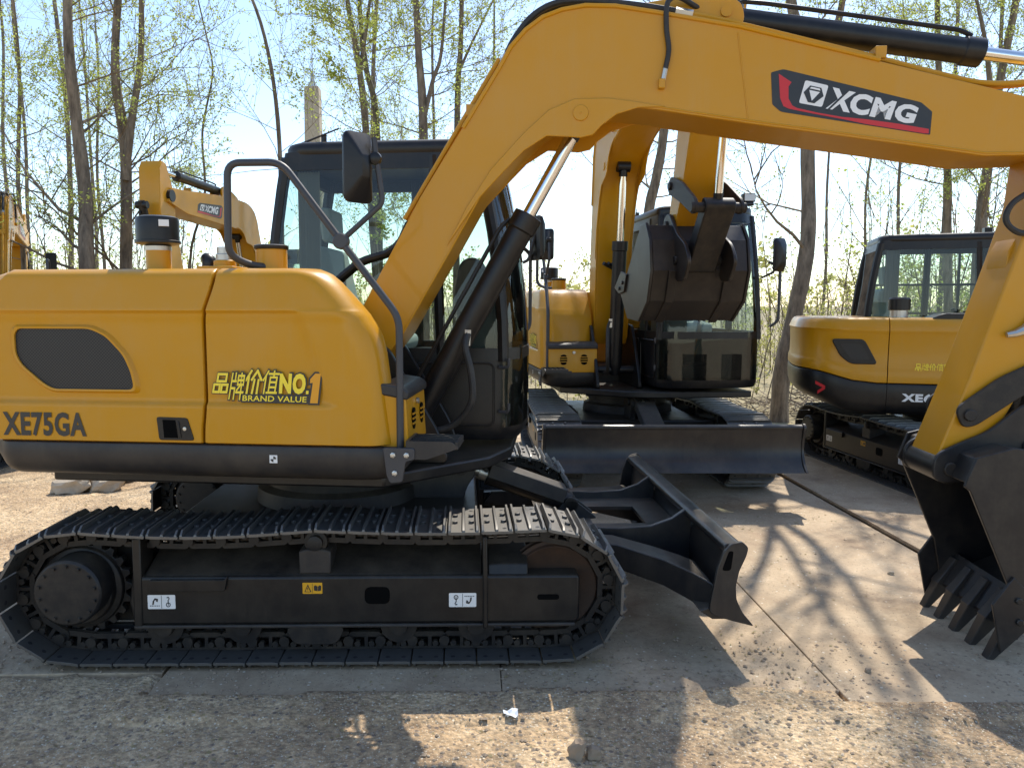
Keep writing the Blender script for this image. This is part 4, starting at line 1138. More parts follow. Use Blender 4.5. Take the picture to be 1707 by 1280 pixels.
    for x0, rv in ((-0.715, False), (0.655, True)):
        mb = MB(); f = lambda u, v: (x0 + 0.125 * u, ys, 0.268 + 0.066 * v)
        put_poly(mb, f, round_poly([(0, 0), (1, 0), (1, 1), (0, 1)], .05, 2)); mb.m = 1
        f = lambda u, v: (x0 + 0.125 * (u if not rv else 1 - u), ys - 0.001, 0.268 + 0.066 * (v if not rv else 1 - v))
        put_poly(mb, f, [(.492, .04), (.508, .04), (.508, .96), (.492, .96)])
        c = [(.74 + .085 * math.cos(2 * math.pi * k / 16), .30 + .17 * math.sin(2 * math.pi * k / 16)) for k in range(16)]
        ci = [(.74 + .055 * math.cos(2 * math.pi * k / 16), .30 + .11 * math.sin(2 * math.pi * k / 16)) for k in range(16)]
        mb.add([f(*p) for p in c + ci], [(k, (k + 1) % 16, 16 + (k + 1) % 16, 16 + k) for k in range(16)])
        put_poly(mb, f, [(.735, .25), (.755, .25), (.755, .62), (.80, .74), (.76, .88), (.69, .84), (.70, .76), (.75, .80), (.765, .74), (.72, .62)])
        put_poly(mb, f, [(.16, .30), (.18, .55), (.26, .78), (.38, .72), (.36, .5), (.30, .55), (.31, .66), (.24, .6), (.22, .32)])
        for k in range(6): put_poly(mb, f, [(.08 + .062 * k, .20), (.12 + .062 * k, .20), (.12 + .062 * k, .26), (.08 + .062 * k, .26)])
        part(mb, 'lifting_sticker', [M['white'], M['decalblack']], 'base', fr, smooth=0)
    mb = MB(); f = lambda u, v: (-0.012 + 0.09 * u, ys, 0.335 + 0.052 * v)
    put_poly(mb, f, round_poly([(0, 0), (1, 0), (1, 1), (0, 1)], .05, 2)); mb.m = 1
    f = lambda u, v: (-0.012 + 0.09 * u, ys - 0.001, 0.335 + 0.052 * v)
    put_poly(mb, f, [(.09, .16), (.45, .16), (.27, .86)]); put_poly(mb, f, [(.49, .06), (.505, .06), (.505, .94), (.49, .94)])
    put_poly(mb, f, [(.58, .3), (.76, .24), (.76, .66), (.66, .78), (.58, .70)]); put_poly(mb, f, [(.78, .24), (.94, .3), (.94, .70), (.88, .78), (.78, .66)])
    mb.m = 0
    f = lambda u, v: (-0.012 + 0.09 * u, ys - 0.002, 0.335 + 0.052 * v)
    put_poly(mb, f, [(.15, .22), (.39, .22), (.27, .70)])
    mb.m = 1
    f = lambda u, v: (-0.012 + 0.09 * u, ys - 0.003, 0.335 + 0.052 * v)
    put_poly(mb, f, [(.255, .28), (.285, .28), (.285, .34), (.255, .34)]); put_poly(mb, f, [(.255, .38), (.285, .38), (.29, .58), (.25, .58)])
    part(mb, 'warning_sticker', [M['amber'], M['decalblack']], 'base', fr, smooth=0)
    if sgn > 0:
        # the other side: the same track moved over; its outer face is the mirrored one
        for o in (chain, fr): o.location.y = -2 * yc
        for ch in list(fr.children):
            if 'sticker' in ch.name: bpy.data.objects.remove(ch)
    return chain

def make_undercarriage():
    make_track(-1); make_track(1)
    mb = MB(); mb.prism_z(round_poly([(-0.75, -0.72), (-0.30, -0.55), (0.35, -0.55), (0.80, -0.72), (0.80, 0.72), (0.35, 0.55), (-0.30, 0.55), (-0.75, 0.72)], 0.08, 4), 0.33, 0.56)
    xb = part(mb, 'cross_frame', M['black'], 'base', bevel=0.015, seg=3)
    mb = MB(); mb.lathe((0, 0, 0.555), (0, 0, 1), [(0.46, 0), (0.45, 0.08), (0.40, 0.10), (0.40, 0.14), (0.43, 0.145), (0.43, 0.235)], 48)
    part(mb, 'swing_bearing', M['cast'], 'base', xb)
    # blade: arms, mouldboard, end plates
    mb = MB()
    prof = [(1.985, 0.545), (1.962, 0.47), (1.948, 0.40), (1.950, 0.32), (1.975, 0.255), (2.030, 0.193), (2.005, 0.200), (1.950, 0.250), (1.928, 0.32), (1.926, 0.40), (1.938, 0.47), (1.960, 0.545)]
    mb.prism(prof, -1.03, 1.03)
    bl = part(mb, 'dozer_blade', M['bladepaint'], 'blade', bevel=0.003)
    mb = MB(); mb.prism(round_poly([(1.895, 0.548), (1.905, 0.572), (1.965, 0.580), (1.995, 0.560), (1.985, 0.535), (1.91, 0.520)], 0.012, 3), -1.03, 1.03)
    part(mb, 'top_bar', M['bladepaint'], 'blade', bl, bevel=0.004)
    mb = MB(); mb.prism([(1.80, 0.255), (1.93, 0.30), (1.955, 0.255), (1.985, 0.215), (1.86, 0.215)], -1.02, 1.02)
    part(mb, 'bottom_bar', M['bladepaint'], 'blade', bl, bevel=0.004)
    ep = round_poly([(1.868, 0.47), (1.892, 0.54), (1.925, 0.578), (1.975, 0.588), (2.004, 0.560), (1.995, 0.52), (1.965, 0.45), (1.952, 0.38), (1.957, 0.32), (1.985, 0.26), (2.042, 0.192), (1.93, 0.222), (1.858, 0.245), (1.834, 0.265), (1.84, 0.31)], 0.012, 2)
    for y0 in (-1.052, 1.030):
        mb = MB(); mb.prism(ep, y0, y0 + 0.022); part(mb, 'end_plate', M['bladepaint'], 'blade', bl, bevel=0.003)
    mb = MB(); mb.prism(round_poly([(1.885, 0.455), (1.915, 0.545), (1.935, 0.545), (1.925, 0.455)], 0.015, 4), -1.0545, -1.050)
    part(mb, 'slot_shade', M['hole_shade'], 'blade', bl)  # slot darkness painted on the end plate, nothing cut through
    for s in (-1, 1):
        mb = MB(); y0 = s * 0.40
        mb.prism([(0.85, 0.40), (0.90, 0.47), (1.30, 0.475), (1.55, 0.465), (1.72, 0.475), (1.83, 0.515), (1.90, 0.565), (1.935, 0.54), (1.93, 0.25), (1.70, 0.30), (1.45, 0.36), (1.0, 0.37)], y0 - 0.015, y0 + 0.015)
        part(mb, 'arm_web', M['bladepaint'], 'blade', bl, bevel=0.004)
        rings = []
        for x, y, z0, z1, w in ((0.85, 0.50, .36, .45, .05), (1.30, 0.50, .34, .455, .06), (1.50, 0.55, .315, .45, .07), (1.70, 0.68, .28, .42, .09), (1.80, 0.77, .25, .40, .12), (1.87, 0.84, .225, .38, .15)):
            rings.append([(x, s * (y - w), z0), (x, s * (y + w), z0), (x, s * (y + w), z1 - 0.01), (x, s * (y - w), z1)])
        mb = MB(); mb.loft(rings); part(mb, 'push_arm', M['bladepaint'], 'blade', bl, bevel=0.006, smooth=25)
    mb = MB()
    op = round_poly([(1.10, -0.39), (1.90, -0.39), (1.90, 0.39), (1.10, 0.39)], 0.01, 1)
    mb.box(1.15, 1.45, -0.39, 0.39, 0.405, 0.425); mb.box(1.45, 1.75, -0.39, -0.18, 0.405, 0.425); mb.box(1.45, 1.75, 0.18, 0.39, 0.405, 0.425); mb.box(1.75, 1.925, -0.39, 0.39, 0.405, 0.425)
    part(mb, 'web_plate', M['bladepaint'], 'blade', bl)
    for yy in (-0.07, 0.05):
        mb = MB(); mb.prism(round_poly([(1.22, 0.42), (1.30, 0.52), (1.36, 0.53), (1.50, 0.42)], 0.03, 3), yy, yy + 0.02); part(mb, 'cylinder_lug', M['bladepaint'], 'blade', bl, bevel=0.003)
    for yy in (-0.11, 0.06):
        mb = MB(); mb.prism(round_poly([(0.30, 0.55), (0.45, 0.74), (0.62, 0.80), (0.76, 0.775), (0.80, 0.70), (0.74, 0.62), (0.70, 0.45), (0.30, 0.45)], 0.05, 4), yy, yy + 0.05); part(mb, 'cylinder_lug', M['dark'], 'base', xb, bevel=0.006)
    mb = MB(); mb.cyl((0.71, -0.13, 0.725), (0.71, 0.13, 0.725), 0.035); part(mb, 'pin', M['black'], 'base', xb)
    a, b_ = V((0.71, 0, 0.725)), V((1.34, 0, 0.50)); d = (b_ - a).normalized(); u = V((-d.z, 0, d.x))
    mb = MB(); mb.cyl(a, a + d * 0.17, 0.032); mb.cyl(a + d * 0.11, a + d * 0.16, 0.045)
    cy = part(mb, 'blade_cylinder', M['zinc'], 'base', smooth=30)
    mb = MB(); mb.cyl(a + d * 0.16, b_, 0.062); mb.cyl(b_ + V((0, -.07, 0)), b_ + V((0, .07, 0)), 0.045)
    part(mb, 'barrel', M['black'], 'base', cy, bevel=0.004)
    mb = MB(); mt = Matrix(((d.x, 0, u.x, a.x), (0, 1, 0, 0), (d.z, 0, u.z, a.z), (0, 0, 0, 1)))
    mb.box(0.16, 0.62, -0.085, 0.085, 0.072, 0.080, mt); mb.box(0.16, 0.62, -0.093, -0.0855, 0.0, 0.079, mt)
    part(mb, 'cylinder_guard', M['dark'], 'base', cy, bevel=0.003)
    mb = MB(); mb.tube(bez([(0.66, -0.12, 0.76), (0.74, -0.10, 0.80), (0.82, -0.07, 0.75), (0.86, -0.06, 0.70)], 4), 0.014, 8); part(mb, 'hose', M['rubber'], 'base', cy)

make_undercarriage()
make_hood(); make_cab(); make_boom(); make_hoses()
BC = make_cylinder('boom_cylinder', 1.235, 0.066, 1.0, 0.034, 'boom_cyl', -0.275)
AC = make_cylinder('arm_cylinder', 1.21, 0.058, 1.0, 0.030, 'arm_cyl', -0.275)
KC = make_cylinder('bucket_cylinder', 0.66, 0.05, 0.62, 0.027, 'bucket_cyl', -0.275)

def rot2(p, ang):                          # rotation by ang in the xz plane (towards +z) about p
    return Matrix.Translation((p[0], 0, p[1])) @ Matrix.Rotation(-ang, 4, 'Y') @ Matrix.Translation((-p[0], 0, -p[1]))

def aim(p, q):
    d = q - p
    return Matrix.Translation(p) @ Matrix.Rotation(-math.atan2(d.z, d.x), 4, 'Y'), math.hypot(d.x, d.z)

def frames_of(swing, boom=0, arm=0, bucket=0, shift=0.0, blade=0.0):
    S = Matrix.Rotation(R(swing), 4, 'Z') @ Matrix.Translation((shift, 0, 0))
    Mb = rot2(FOOT, R(boom)); Ma = Mb @ rot2(APIV, R(arm)); Mk = Ma @ rot2(BPIV, R(bucket))
    P = lambda m, p: m @ V((p[0], 0, p[1]))
    o = {'base': Matrix.Identity(4), 'upper': S, 'boom': S @ Mb, 'arm': S @ Ma, 'bucket': S @ Mk}
    o['blade'] = rot2((0.85, 0.42), R(blade))
    o['boom_cyl'], l1 = aim(V((CYLB[0], 0, CYLB[1])), P(Mb, (RODB[0], RODB[1] + 0.055)))
    o['arm_cyl'], l2 = aim(P(Mb, ABASE), P(Ma, ATOP))
    # rocker joint from the two fixed lengths
    A, B = P(Ma, RPIV), P(Mk, BLUG); a, b_ = 0.50, 0.44
    d = (B - A); D = min(d.length, a + b_ - 0.01); d.normalize()
    h = (a * a - b_ * b_ + D * D) / (2 * D); k = math.sqrt(max(0, a * a - h * h)); n = V((-d.z, 0, d.x))
    J = A + d * h + n * k
    o['rocker'] = aim(A, J)[0]; o['link'] = aim(J, B)[0]
    o['bucket_cyl'], l3 = aim(P(Ma, KCYL), J)
    for kx in ('boom_cyl', 'arm_cyl', 'bucket_cyl', 'rocker', 'link'): o[kx] = S @ o[kx]
    return o, {'boom_cyl': l1, 'arm_cyl': l2, 'bucket_cyl': l3}

def settle(root, items, **pose):
    fr, ln = frames_of(**pose)
    for ob, key in items:
        ob.parent = root
        ob.matrix_local = (fr[key] @ ob['own']) if 'own' in ob else fr[key] @ Matrix.Translation(ob['shift'] if 'shift' in ob else (0, 0, 0))
        for ch in ob.children:
            if ch.name.split('.')[0] in ('rod', 'rod_eye') and key in ln: ch.location.x = ln[key]

for ob, key in PARTS:                       # the second track keeps its sideways place
    if ob.location.length > 0: ob['shift'] = tuple(ob.location)

def clone(root, items, skip=()):
    out = []
    for ob, key in items:
        if ob.name.split('.')[0] in skip: continue
        c = ob.copy(); col.objects.link(c); c.parent = root
        for g in ob.children:
            if g.name.split('.')[0] in skip: continue
            e = g.copy(); col.objects.link(e); e.parent = c
        out.append((c, key))
    return out

G = 'yellow excavators parked in the yard'
main = thing('excavator', 'big nearest excavator with XE75GA lettering and its boom arching across the view', 'excavator', (-0.8, 4.38, 0), R(1), G)
settle(main, PARTS, swing=-7)
mid = thing('excavator', 'excavator facing the viewer with a raised boom and bucket hanging in front of its cab', 'excavator', (1.58, 8.05, 0), R(-90), G)
mid_items = clone(mid, PARTS, skip=('model_number',))
settle(mid, mid_items, swing=5.0, boom=26.3, arm=-21, bucket=-74, blade=6)
for ob, key in mid_items:
    if key == 'bucket': ob.matrix_basis = ob.matrix_basis @ Matrix.Translation((BPIV[0], 0, BPIV[1])) @ Matrix.Diagonal((.93, 1.0, .93, 1)) @ Matrix.Translation((-BPIV[0], 0, -BPIV[1]))
    for o in [ob, *ob.children]:
        if key == 'bucket' and o.data.materials[0] == M['bucketsteel']:
            o.material_slots[0].link = 'OBJECT'; o.material_slots[0].material = M['bucketworn']
back = thing('excavator', 'excavator mostly hidden behind the nearest hood, only its decalled boom showing', 'excavator', (-3.27, 13.0, -0.05), R(-97), G)
settle(back, clone(back, PARTS, skip=('model_number',)), swing=0, boom=11, arm=-9, bucket=0)
edge = thing('excavator', 'excavator half cut off, seen as a yellow boom and a track end past the hood', 'excavator', (-5.85, 8.75, -0.03), R(-90), G)
edge.scale = (0.97,) * 3
settle(edge, clone(edge, PARTS, skip=('model_number',)), swing=205, boom=6, arm=0, bucket=0)

# the smaller machine on the right: same running gear and cab, its own rounded hood
small = thing('excavator', 'smaller excavator with XE60G lettering and a rounded black and yellow tail', 'excavator', (4.6, 7.4, 0), R(-86), G)
SC = 0.90
small.scale = (SC,) * 3
items = clone(small, PARTS, skip=('side_cover', 'engine_door', 'engine_hood', 'counterweight', 'deck_skirt', 'tool_box', 'handrail', 'step_bracket', 'air_intake', 'filler_neck', 'exhaust_stub', 'fuel_filler', 'antenna'))
settle(small, items, swing=68, boom=0)
for ob, key in items:
    if ob.name.split('.')[0] == 'cab': ob.matrix_basis = ob.matrix_basis @ Matrix.Translation((-0.43, 0, -0.02)) @ Matrix.Diagonal((1.10, 1.04, 1.02, 1))
sc_cab = [o for o, k in items if o.name.split('.')[0] == 'cab'][0]
for pts in ([(-.36, .955, 1.72), (.94, .955, 1.72)], [(-.36, .95, 2.05), (.92, .95, 2.05)], [(.02, .955, 1.4), (.02, .93, 2.4)], [(.62, .955, 1.4), (.60, .93, 2.4)], [(-.40, .1, 1.62), (-.40, .88, 1.62)]):
    mb = MB(); mb.tube(pts, .014, 6); mb.build('guard_bar', M['black'], sc_cab)
UPS = Matrix.Rotation(R(68), 4, 'Z') @ Matrix.Scale(1 / SC, 4)
def small_plan(g, x0=-9, x1=9, top=0.0):
    """rounded tail outline clipped to x0..x1, shrunk by g"""
    W, T = 0.85 - g, 1.47 - g
    full = []
    for k in range(33):
        a = math.pi * k / 32
        c, s_ = math.cos(a), math.sin(a)
        e = 0.52
        full.append((-0.80 - (T - 0.80) * abs(s_) ** e * 1.0, -W * (1 if c > 0 else -1) * abs(c) ** e))
    out = [(min(x1, 0.50 - g), -W)] + [(x1 if False else x, y) for x, y in full] + [(min(x1, 0.50 - g), W if x1 < 0.4 else -0.02)]
    return [(max(x0, min(x1, x)), y) for x, y in out]
def small_part(mb, name, mats, parent=None, **k):
    o = mb.build(name, mats, parent if parent is not None else small, **k)
    if parent is None: o.matrix_local = UPS
    return o
def tailz(x, y):                            # lower edge of the yellow rises towards the tail
    return 0.955 + 0.11 * sst(-0.85, -1.40, x)
def small_rows(x0, x1, rows):
    rings = []
    for f, g in rows:
        rings.append([(x, y, (lerp(tailz(x, y), 1.535, f) if f >= 0 else lerp(0.66 + 0.14 * sst(-0.9, -1.45, x), tailz(x, y) - 0.006, 1 + f))) for x, y in small_plan(g, x0, x1)])
    return rings
yr = [(0.0, .012), (0.01, .002), (0.04, 0), (0.16, 0), (0.2, .006), (0.24, .012), (0.5, .014), (0.74, .010), (0.78, .004), (0.80, .0), (0.90, .018), (0.95, .03), (0.98, .045), (0.995, .065), (1.0, .09)]
br = [(-1.0, .16), (-0.97, .10), (-0.9, .05), (-0.78, .02), (-0.6, .004), (-0.3, 0), (-0.05, 0), (-0.01, .004), (0 - 1e-9, .014)]
mb = MB(); mb.loft(small_rows(-9, -0.724, yr)); tail = small_part(mb, 'tail_cover', M['yellow'], smooth=40)
mb = MB(); mb.loft(small_rows(-0.716, 9, yr)); sidec = small_part(mb, 'side_cover', M['yellow'], smooth=40)
mb = MB(); mb.loft(small_rows(-9, -0.722, br)); lowt = small_part(mb, 'tail_skirt', M['black'], smooth=40)
mb = MB(); mb.loft(small_rows(-0.718, 9, br)); lows = small_part(mb, 'side_skirt', M['black'], smooth=40)
vp = round_poly([(-1.19, 1.345), (-0.92, 1.345), (-0.80, 1.12), (-1.02, 1.12), (-1.11, 1.19)], 0.04, 4)
mb = MB(); mb.prism(vp, -0.846, -0.80); v_ = small_part(mb, 'vent_frame', M['black'], tail, bevel=0.006)
mb = MB(); mb.prism(round_poly([(-1.12, 1.30), (-0.94, 1.30), (-0.86, 1.16), (-1.02, 1.16)], 0.03, 4), -0.849, -0.80); small_part(mb, 'vent_grille', M['grille'], tail)
f = lambda u, v: (-0.505 + 0.36 * u, -0.8415, 1.035 + 0.105 * v)
mb = MB(); mb.m = 0
[put_strokes(mb, k, lambda a, b_: f(.155 * k + .14 * a, .26 + .7 * b_)) for k in range(4)]; put_text(mb, 'NO.1', f, .63, 1, .27, .96, 0.0, 0.03); put_text(mb, 'BRAND VALUE', f, .35, .95, 0, .2, 0, 0.01)
small_part(mb, 'slogan_sticker', [M['gold']], sidec, smooth=0)
f = lambda u, v: (-0.60 + 0.40 * u, -0.8525, 0.795 + 0.075 * v)
mb = MB(); put_text(mb, 'XE60G', f, 0, 1, 0, 1, 0, 0.05); small_part(mb, 'model_number', M['white'], lows, smooth=0)
def arc_point(px_x, z, lift):               # on the rounded tail, right rear quarter
    best = None
    pl = small_plan(-lift)
    for (xa, ya), (xb, yb) in zip(pl, pl[1:]):
        if yb > 0 or xa - xb < 1e-6: continue
        if xb <= px_x <= xa:
            t = (xa - px_x) / (xa - xb); return (px_x, lerp(ya, yb, t), z)
    return (px_x, -0.85, z)
mb = MB()
for (a, z0), (b_, z1) in (((-1.30, 0.955), (-1.22, 0.915)), ((-1.22, 0.915), (-1.28, 0.865))):
    mb.add([arc_point(a, z0, .004), arc_point(b_, z1, .004), arc_point(b_, z1 - .03, .004), arc_point(a, z0 - .03, .004)], [(0, 1, 2, 3)])
small_part(mb, 'red_marker', M['red'], lowt, smooth=0)
mb = MB(); mb.prism(round_poly([(-0.40, 1.525), (-0.30, 1.575), (0.20, 1.575), (0.32, 1.52), (0.32, 1.46), (-0.28, 1.475)], 0.04, 4), -0.80, -0.45); small_part(mb, 'hood_pad', M['black'], sidec, bevel=0.015)
mb = MB(); mb.cyl((-0.60, -0.55, 1.50), (-0.60, -0.55, 1.63), 0.075); st_ = small_part(mb, 'exhaust_stack', M['zinc'])
mb = MB(); mb.lathe((-0.60, -0.55, 1.60), (0, 0, 1), [(0.08, 0), (0.092, 0.005), (0.092, 0.10), (0.08, 0.115), (0.02, 0.12)]); small_part(mb, 'exhaust_cap', M['black'], st_)

# ------------------------------------------------------------------ ground
PLATES = [(-1.40, 0.105, 3.10, 9.0, 0.0, 0), (0.109, 1.552, 3.13, 9.1, -0.003, .004), (1.557, 2.94, 3.02, 8.9, 0.0, -.006), (2.965, 4.42, 2.95, 8.2, 0.022, .008), (-2.9, -1.42, 3.28, 5.6, -0.005, .01), (4.44, 5.9, 4.2, 9.5, 0.004, .01), (-0.3, 1.2, 9.15, 12.0, -0.012, .015)]
def plated(x, y):
    for x0, x1, y0, y1, *_ in PLATES:
        if x0 - 0.03 < x < x1 + 0.03 and y0 + 0.02 + 0.10 * max(0, noise.noise(V((x * 2.2, y0, 4))) + .35 * noise.noise(V((x * 9, y, 2))) + .1) < y < y1: return True
    return False
def gz(x, y):
    n = noise.fractal(V((x * 0.8, y * 0.8, 3.1)), 1.0, 2.0, 4) * 0.022 + noise.noise(V((x * 5, y * 5, 1))) * 0.010 + max(0, noise.noise(V((x * 11, y * 11, 7))) - .25) * 0.03 + noise.noise(V((x * 17, y * 17, 5))) * 0.003
    if plated(x, y): return -0.034 + n * 0.15
    if -1.5 < x < 4.4 and y > 2.9: return 0.006 + n * 0.35
    d = math.hypot(max(0, abs(x) - 9), max(0, y - 14))
    return -0.012 + n + min(0.5, d * 0.01) * noise.noise(V((x * .15, y * .15, 0)))
def axis(lo, hi, a, b, step):
    out = []; v = a
    while v <= b: out.append(v); v += step
    s = step; v = b
    while v < hi: s *= 1.25; v += s; out.append(min(v, hi))
    s = step; v = a
    while v > lo: s *= 1.25; v -= s; out.insert(0, max(v, lo))
    return out
xs = axis(-900, 900, -5.0, 5.2, 0.04); ys = axis(-60, 1500, 2.2, 4.2, 0.03)
ys = [y for y in ys if y <= 4.2]; yy = 4.2; st = 0.03
while yy < 1500:
    st *= 1.035 if yy < 12 else 1.2
    yy += st; ys.append(yy)
mb = MB(); mb.grid([[(x, y, gz(x, y)) for x in xs] for y in ys])
g = mb.build('ground', M['ground'], smooth=180); tag(g, kind='structure')
rnd = random.Random(11)
PL = ['dusty steel ground plate under the nearest track', 'dusty steel ground plate below the nearest dozer blade', 'sunlit dusty ground plate left of the near bucket, crossed by branch shadows', 'raised ground plate under the big toothed bucket', 'short ground plate end at the rear of the nearest track', 'ground plate beside the smaller excavator track', 'far ground plate behind the excavator facing the viewer']
for (x0, x1, y0, y1, z, tl), lab in zip(PLATES, PL):
    mb = MB(); n = 14
    edge_ = lambda t, s: s * 0.008 * noise.noise(V((t * 3, x0 * 5 + s, 0)))
    out = [(lerp(x0, x1, k / n), y0 + edge_(k / n * 2, 1) + tl * k / n * 4) for k in range(n)] + [(x1 + edge_(k / n * 5, .6), lerp(y0 + tl * 4, y1, k / n)) for k in range(n)] + [(lerp(x1, x0, k / n), y1) for k in range(n)] + [(x0 + edge_(k / n * 5, -.6), lerp(y1, y0, k / n)) for k in range(n)]
    mb.prism_z(out, z - 0.028, z)
    o = mb.build('ground_plate', M['plate'], bevel=0.004); tag(o, lab, 'ground plate', 'steel plates laid on the dirt')

# loose gravel, dry catkins and leaves: uncountable
def scatter(name, mat, n, size, fn, seed, flat=0.5, leafy=False):
    rnd = random.Random(seed); mb = MB()
    for _ in range(n):
        x, y = fn(rnd)
        z = 0.0 if plated(x, y) else gz(x, y)
        if plated(x, y) and x > 2.965 and x < 4.42: z = 0.022
        s = size[0] + (size[1] - size[0]) * rnd.random() ** 3
        if leafy:
            a = rnd.random() * 6.28; b_ = s * (0.35 + 0.4 * rnd.random()); u = V((math.cos(a), math.sin(a), rnd.uniform(-.3, .3))); w = V((-math.sin(a), math.cos(a), rnd.uniform(-.5, .5)))
            c = V((x, y, z + s * 0.25))
            mb.add([c - u * s, c - w * b_, c + u * s, c + w * b_], [(0, 1, 2, 3)])
        else:
            r = [s * (0.7 + 0.6 * rnd.random()) for _ in range(6)]; a = rnd.random() * 6.28
            u = V((math.cos(a), math.sin(a), 0)); w = V((-math.sin(a), math.cos(a), 0)); k = V((0, 0, 1)); c = V((x, y, z + s * flat * 0.3))
            mb.add([c + u * r[0], c + w * r[1], c - u * r[2], c - w * r[3], c + k * r[4] * flat, c - k * s * .4], [(0, 1, 4), (1, 2, 4), (2, 3, 4), (3, 0, 4), (1, 0, 5), (2, 1, 5), (3, 2, 5), (0, 3, 5)])
    o = mb.build(name, mat, smooth=0); tag(o, kind='stuff'); return o
def near(rnd):
    y = 2.35 + 1.3 * rnd.random() ** 1.6; return rnd.uniform(-2.4, 2.6), y
def wide(rnd):
    while True:
        x, y = rnd.uniform(-6, 6), 2.4 + 8 * rnd.random() ** 1.5
        if not plated(x, y) or rnd.random() < 0.12: return x, y
def patchy(rnd):
    while True:
        x, y = rnd.uniform(-4, 4.2), 2.4 + 6.5 * rnd.random() ** 1.2
        if noise.noise(V((x * 1.3, y * 1.3, 9))) + (0.25 if not plated(x, y) else -0.12) > rnd.random() * 0.9 - .1: return x, y
scatter('gravel', M['stone'], 6500, (0.002, 0.013), near, 1)
scatter('gravel', M['concrete'], 2600, (0.002, 0.009), near, 2)
scatter('gravel', M['stone'], 4200, (0.003, 0.013), wide, 3)
scatter('dry_litter', M['dryleaf'], 6500, (0.004, 0.012), patchy, 4, leafy=True)
scatter('dry_litter', M['dryleaf'], 9000, (0.012, 0.045), lambda r: (r.uniform(-14, 16), 9.0 + 14 * r.random() ** 1.3), 5, leafy=True)

def rock(name, label, cat, loc, size, mat, seed, group=None, rz=0.0):
    import bmesh
    bm = bmesh.new(); bmesh.ops.create_icosphere(bm, subdivisions=3, radius=1.0)
    for v in bm.verts:
        d = v.co.normalized()
        c = V((max(-.88, min(.8, d.x + .2 * d.z)), max(-.85, min(.75, d.y - .15 * d.x)), max(-.55, min(.72, d.z + .12 * d.x))))
        c *= 1.1 + 0.42 * noise.noise(d * 1.7 + V((seed, seed * 2, 0))) + .10 * noise.noise(d * 5 + V((seed, 0, 3)))
        v.co = V((c.x * size[0], c.y * size[1], (c.z + .55) * size[2]))
    mb = MB(); mb.add([v.co for v in bm.verts], [tuple(v.index for v in f.verts) for f in bm.faces]); bm.free()
    o = mb.build(name, mat, smooth=22); o.location = loc; o.rotation_euler = (0, 0, rz); tag(o, label, cat, group); return o
def gp(px, py, z=0.0):
    c, s = math.cos(PITCH), math.sin(PITCH)
    d = V((px - 795, 1282 * c + (640 - py) * s, -1282 * s + (640 - py) * c)); return V((0, 0, CAM_H)) + d * ((z - CAM_H) / d.z)
rock('concrete_slab', 'long broken concrete slab lying on the dirt behind the nearest track', 'rubble', gp(122, 818), (0.17, 0.10, 0.09), M['concrete'], 3, 'broken concrete slabs', .2)
rock('concrete_slab', 'thicker broken concrete slab beside the long one', 'rubble', gp(180, 815), (0.16, 0.11, 0.11), M['concrete'], 5, 'broken concrete slabs', .5)
rock('concrete_slab', 'farthest flat concrete slab behind the other two pieces', 'rubble', gp(185, 801), (0.22, 0.12, 0.05), M['concrete'], 8, 'broken concrete slabs', -.1)
rock('stone', 'dark brown stone in the gravel below the boom shadow', 'stone', gp(962, 1262), (0.030, 0.024, 0.045), M['stone'], 4, 'loose stones')
rock('stone', 'grey stone touching the dark brown stone', 'stone', gp(990, 1262), (0.026, 0.022, 0.03), M['stone'], 6, 'loose stones')
rock('stone', 'small green-grey pebble alone on the sunlit plate', 'stone', gp(1447, 1120), (0.013, 0.010, 0.014), M['stone'], 7, 'loose stones')
rock('stone', 'pale pebble on the plate left of the bucket teeth', 'stone', gp(1485, 957), (0.018, 0.013, 0.014), M['concrete'], 9, 'loose stones')
mb = MB(); rnd = random.Random(2)
mb.grid([[(0.014 * (i - 2) + rnd.uniform(-.006, .006), 0.013 * (j - 2) + rnd.uniform(-.006, .006), 0.008 + rnd.uniform(0, .022)) for i in range(5)] for j in range(5)])
o = mb.build('paper_scrap', M['paper'], smooth=0); o.location = gp(852, 1195); tag(o, 'crumpled white paper scrap on the gravel in front of the track', 'paper')

# ------------------------------------------------------------------ trees
def leaf(mb, p, s, rnd):
    a, b_ = rnd.random() * 6.283, rnd.uniform(-1, 1)
    u = V((math.cos(a), math.sin(a), b_)).normalized(); w = u.orthogonal().normalized()
    if rnd.random() < .5: w = u.cross(w)
    w = (w + u.cross(w) * rnd.uniform(-1, 1)).normalized()
    k = s * rnd.uniform(.32, .5)
    mb.add([p, p + u * s * .5 - w * k, p + u * s, p + u * s * .5 + w * k], [(0, 1, 2, 3)])

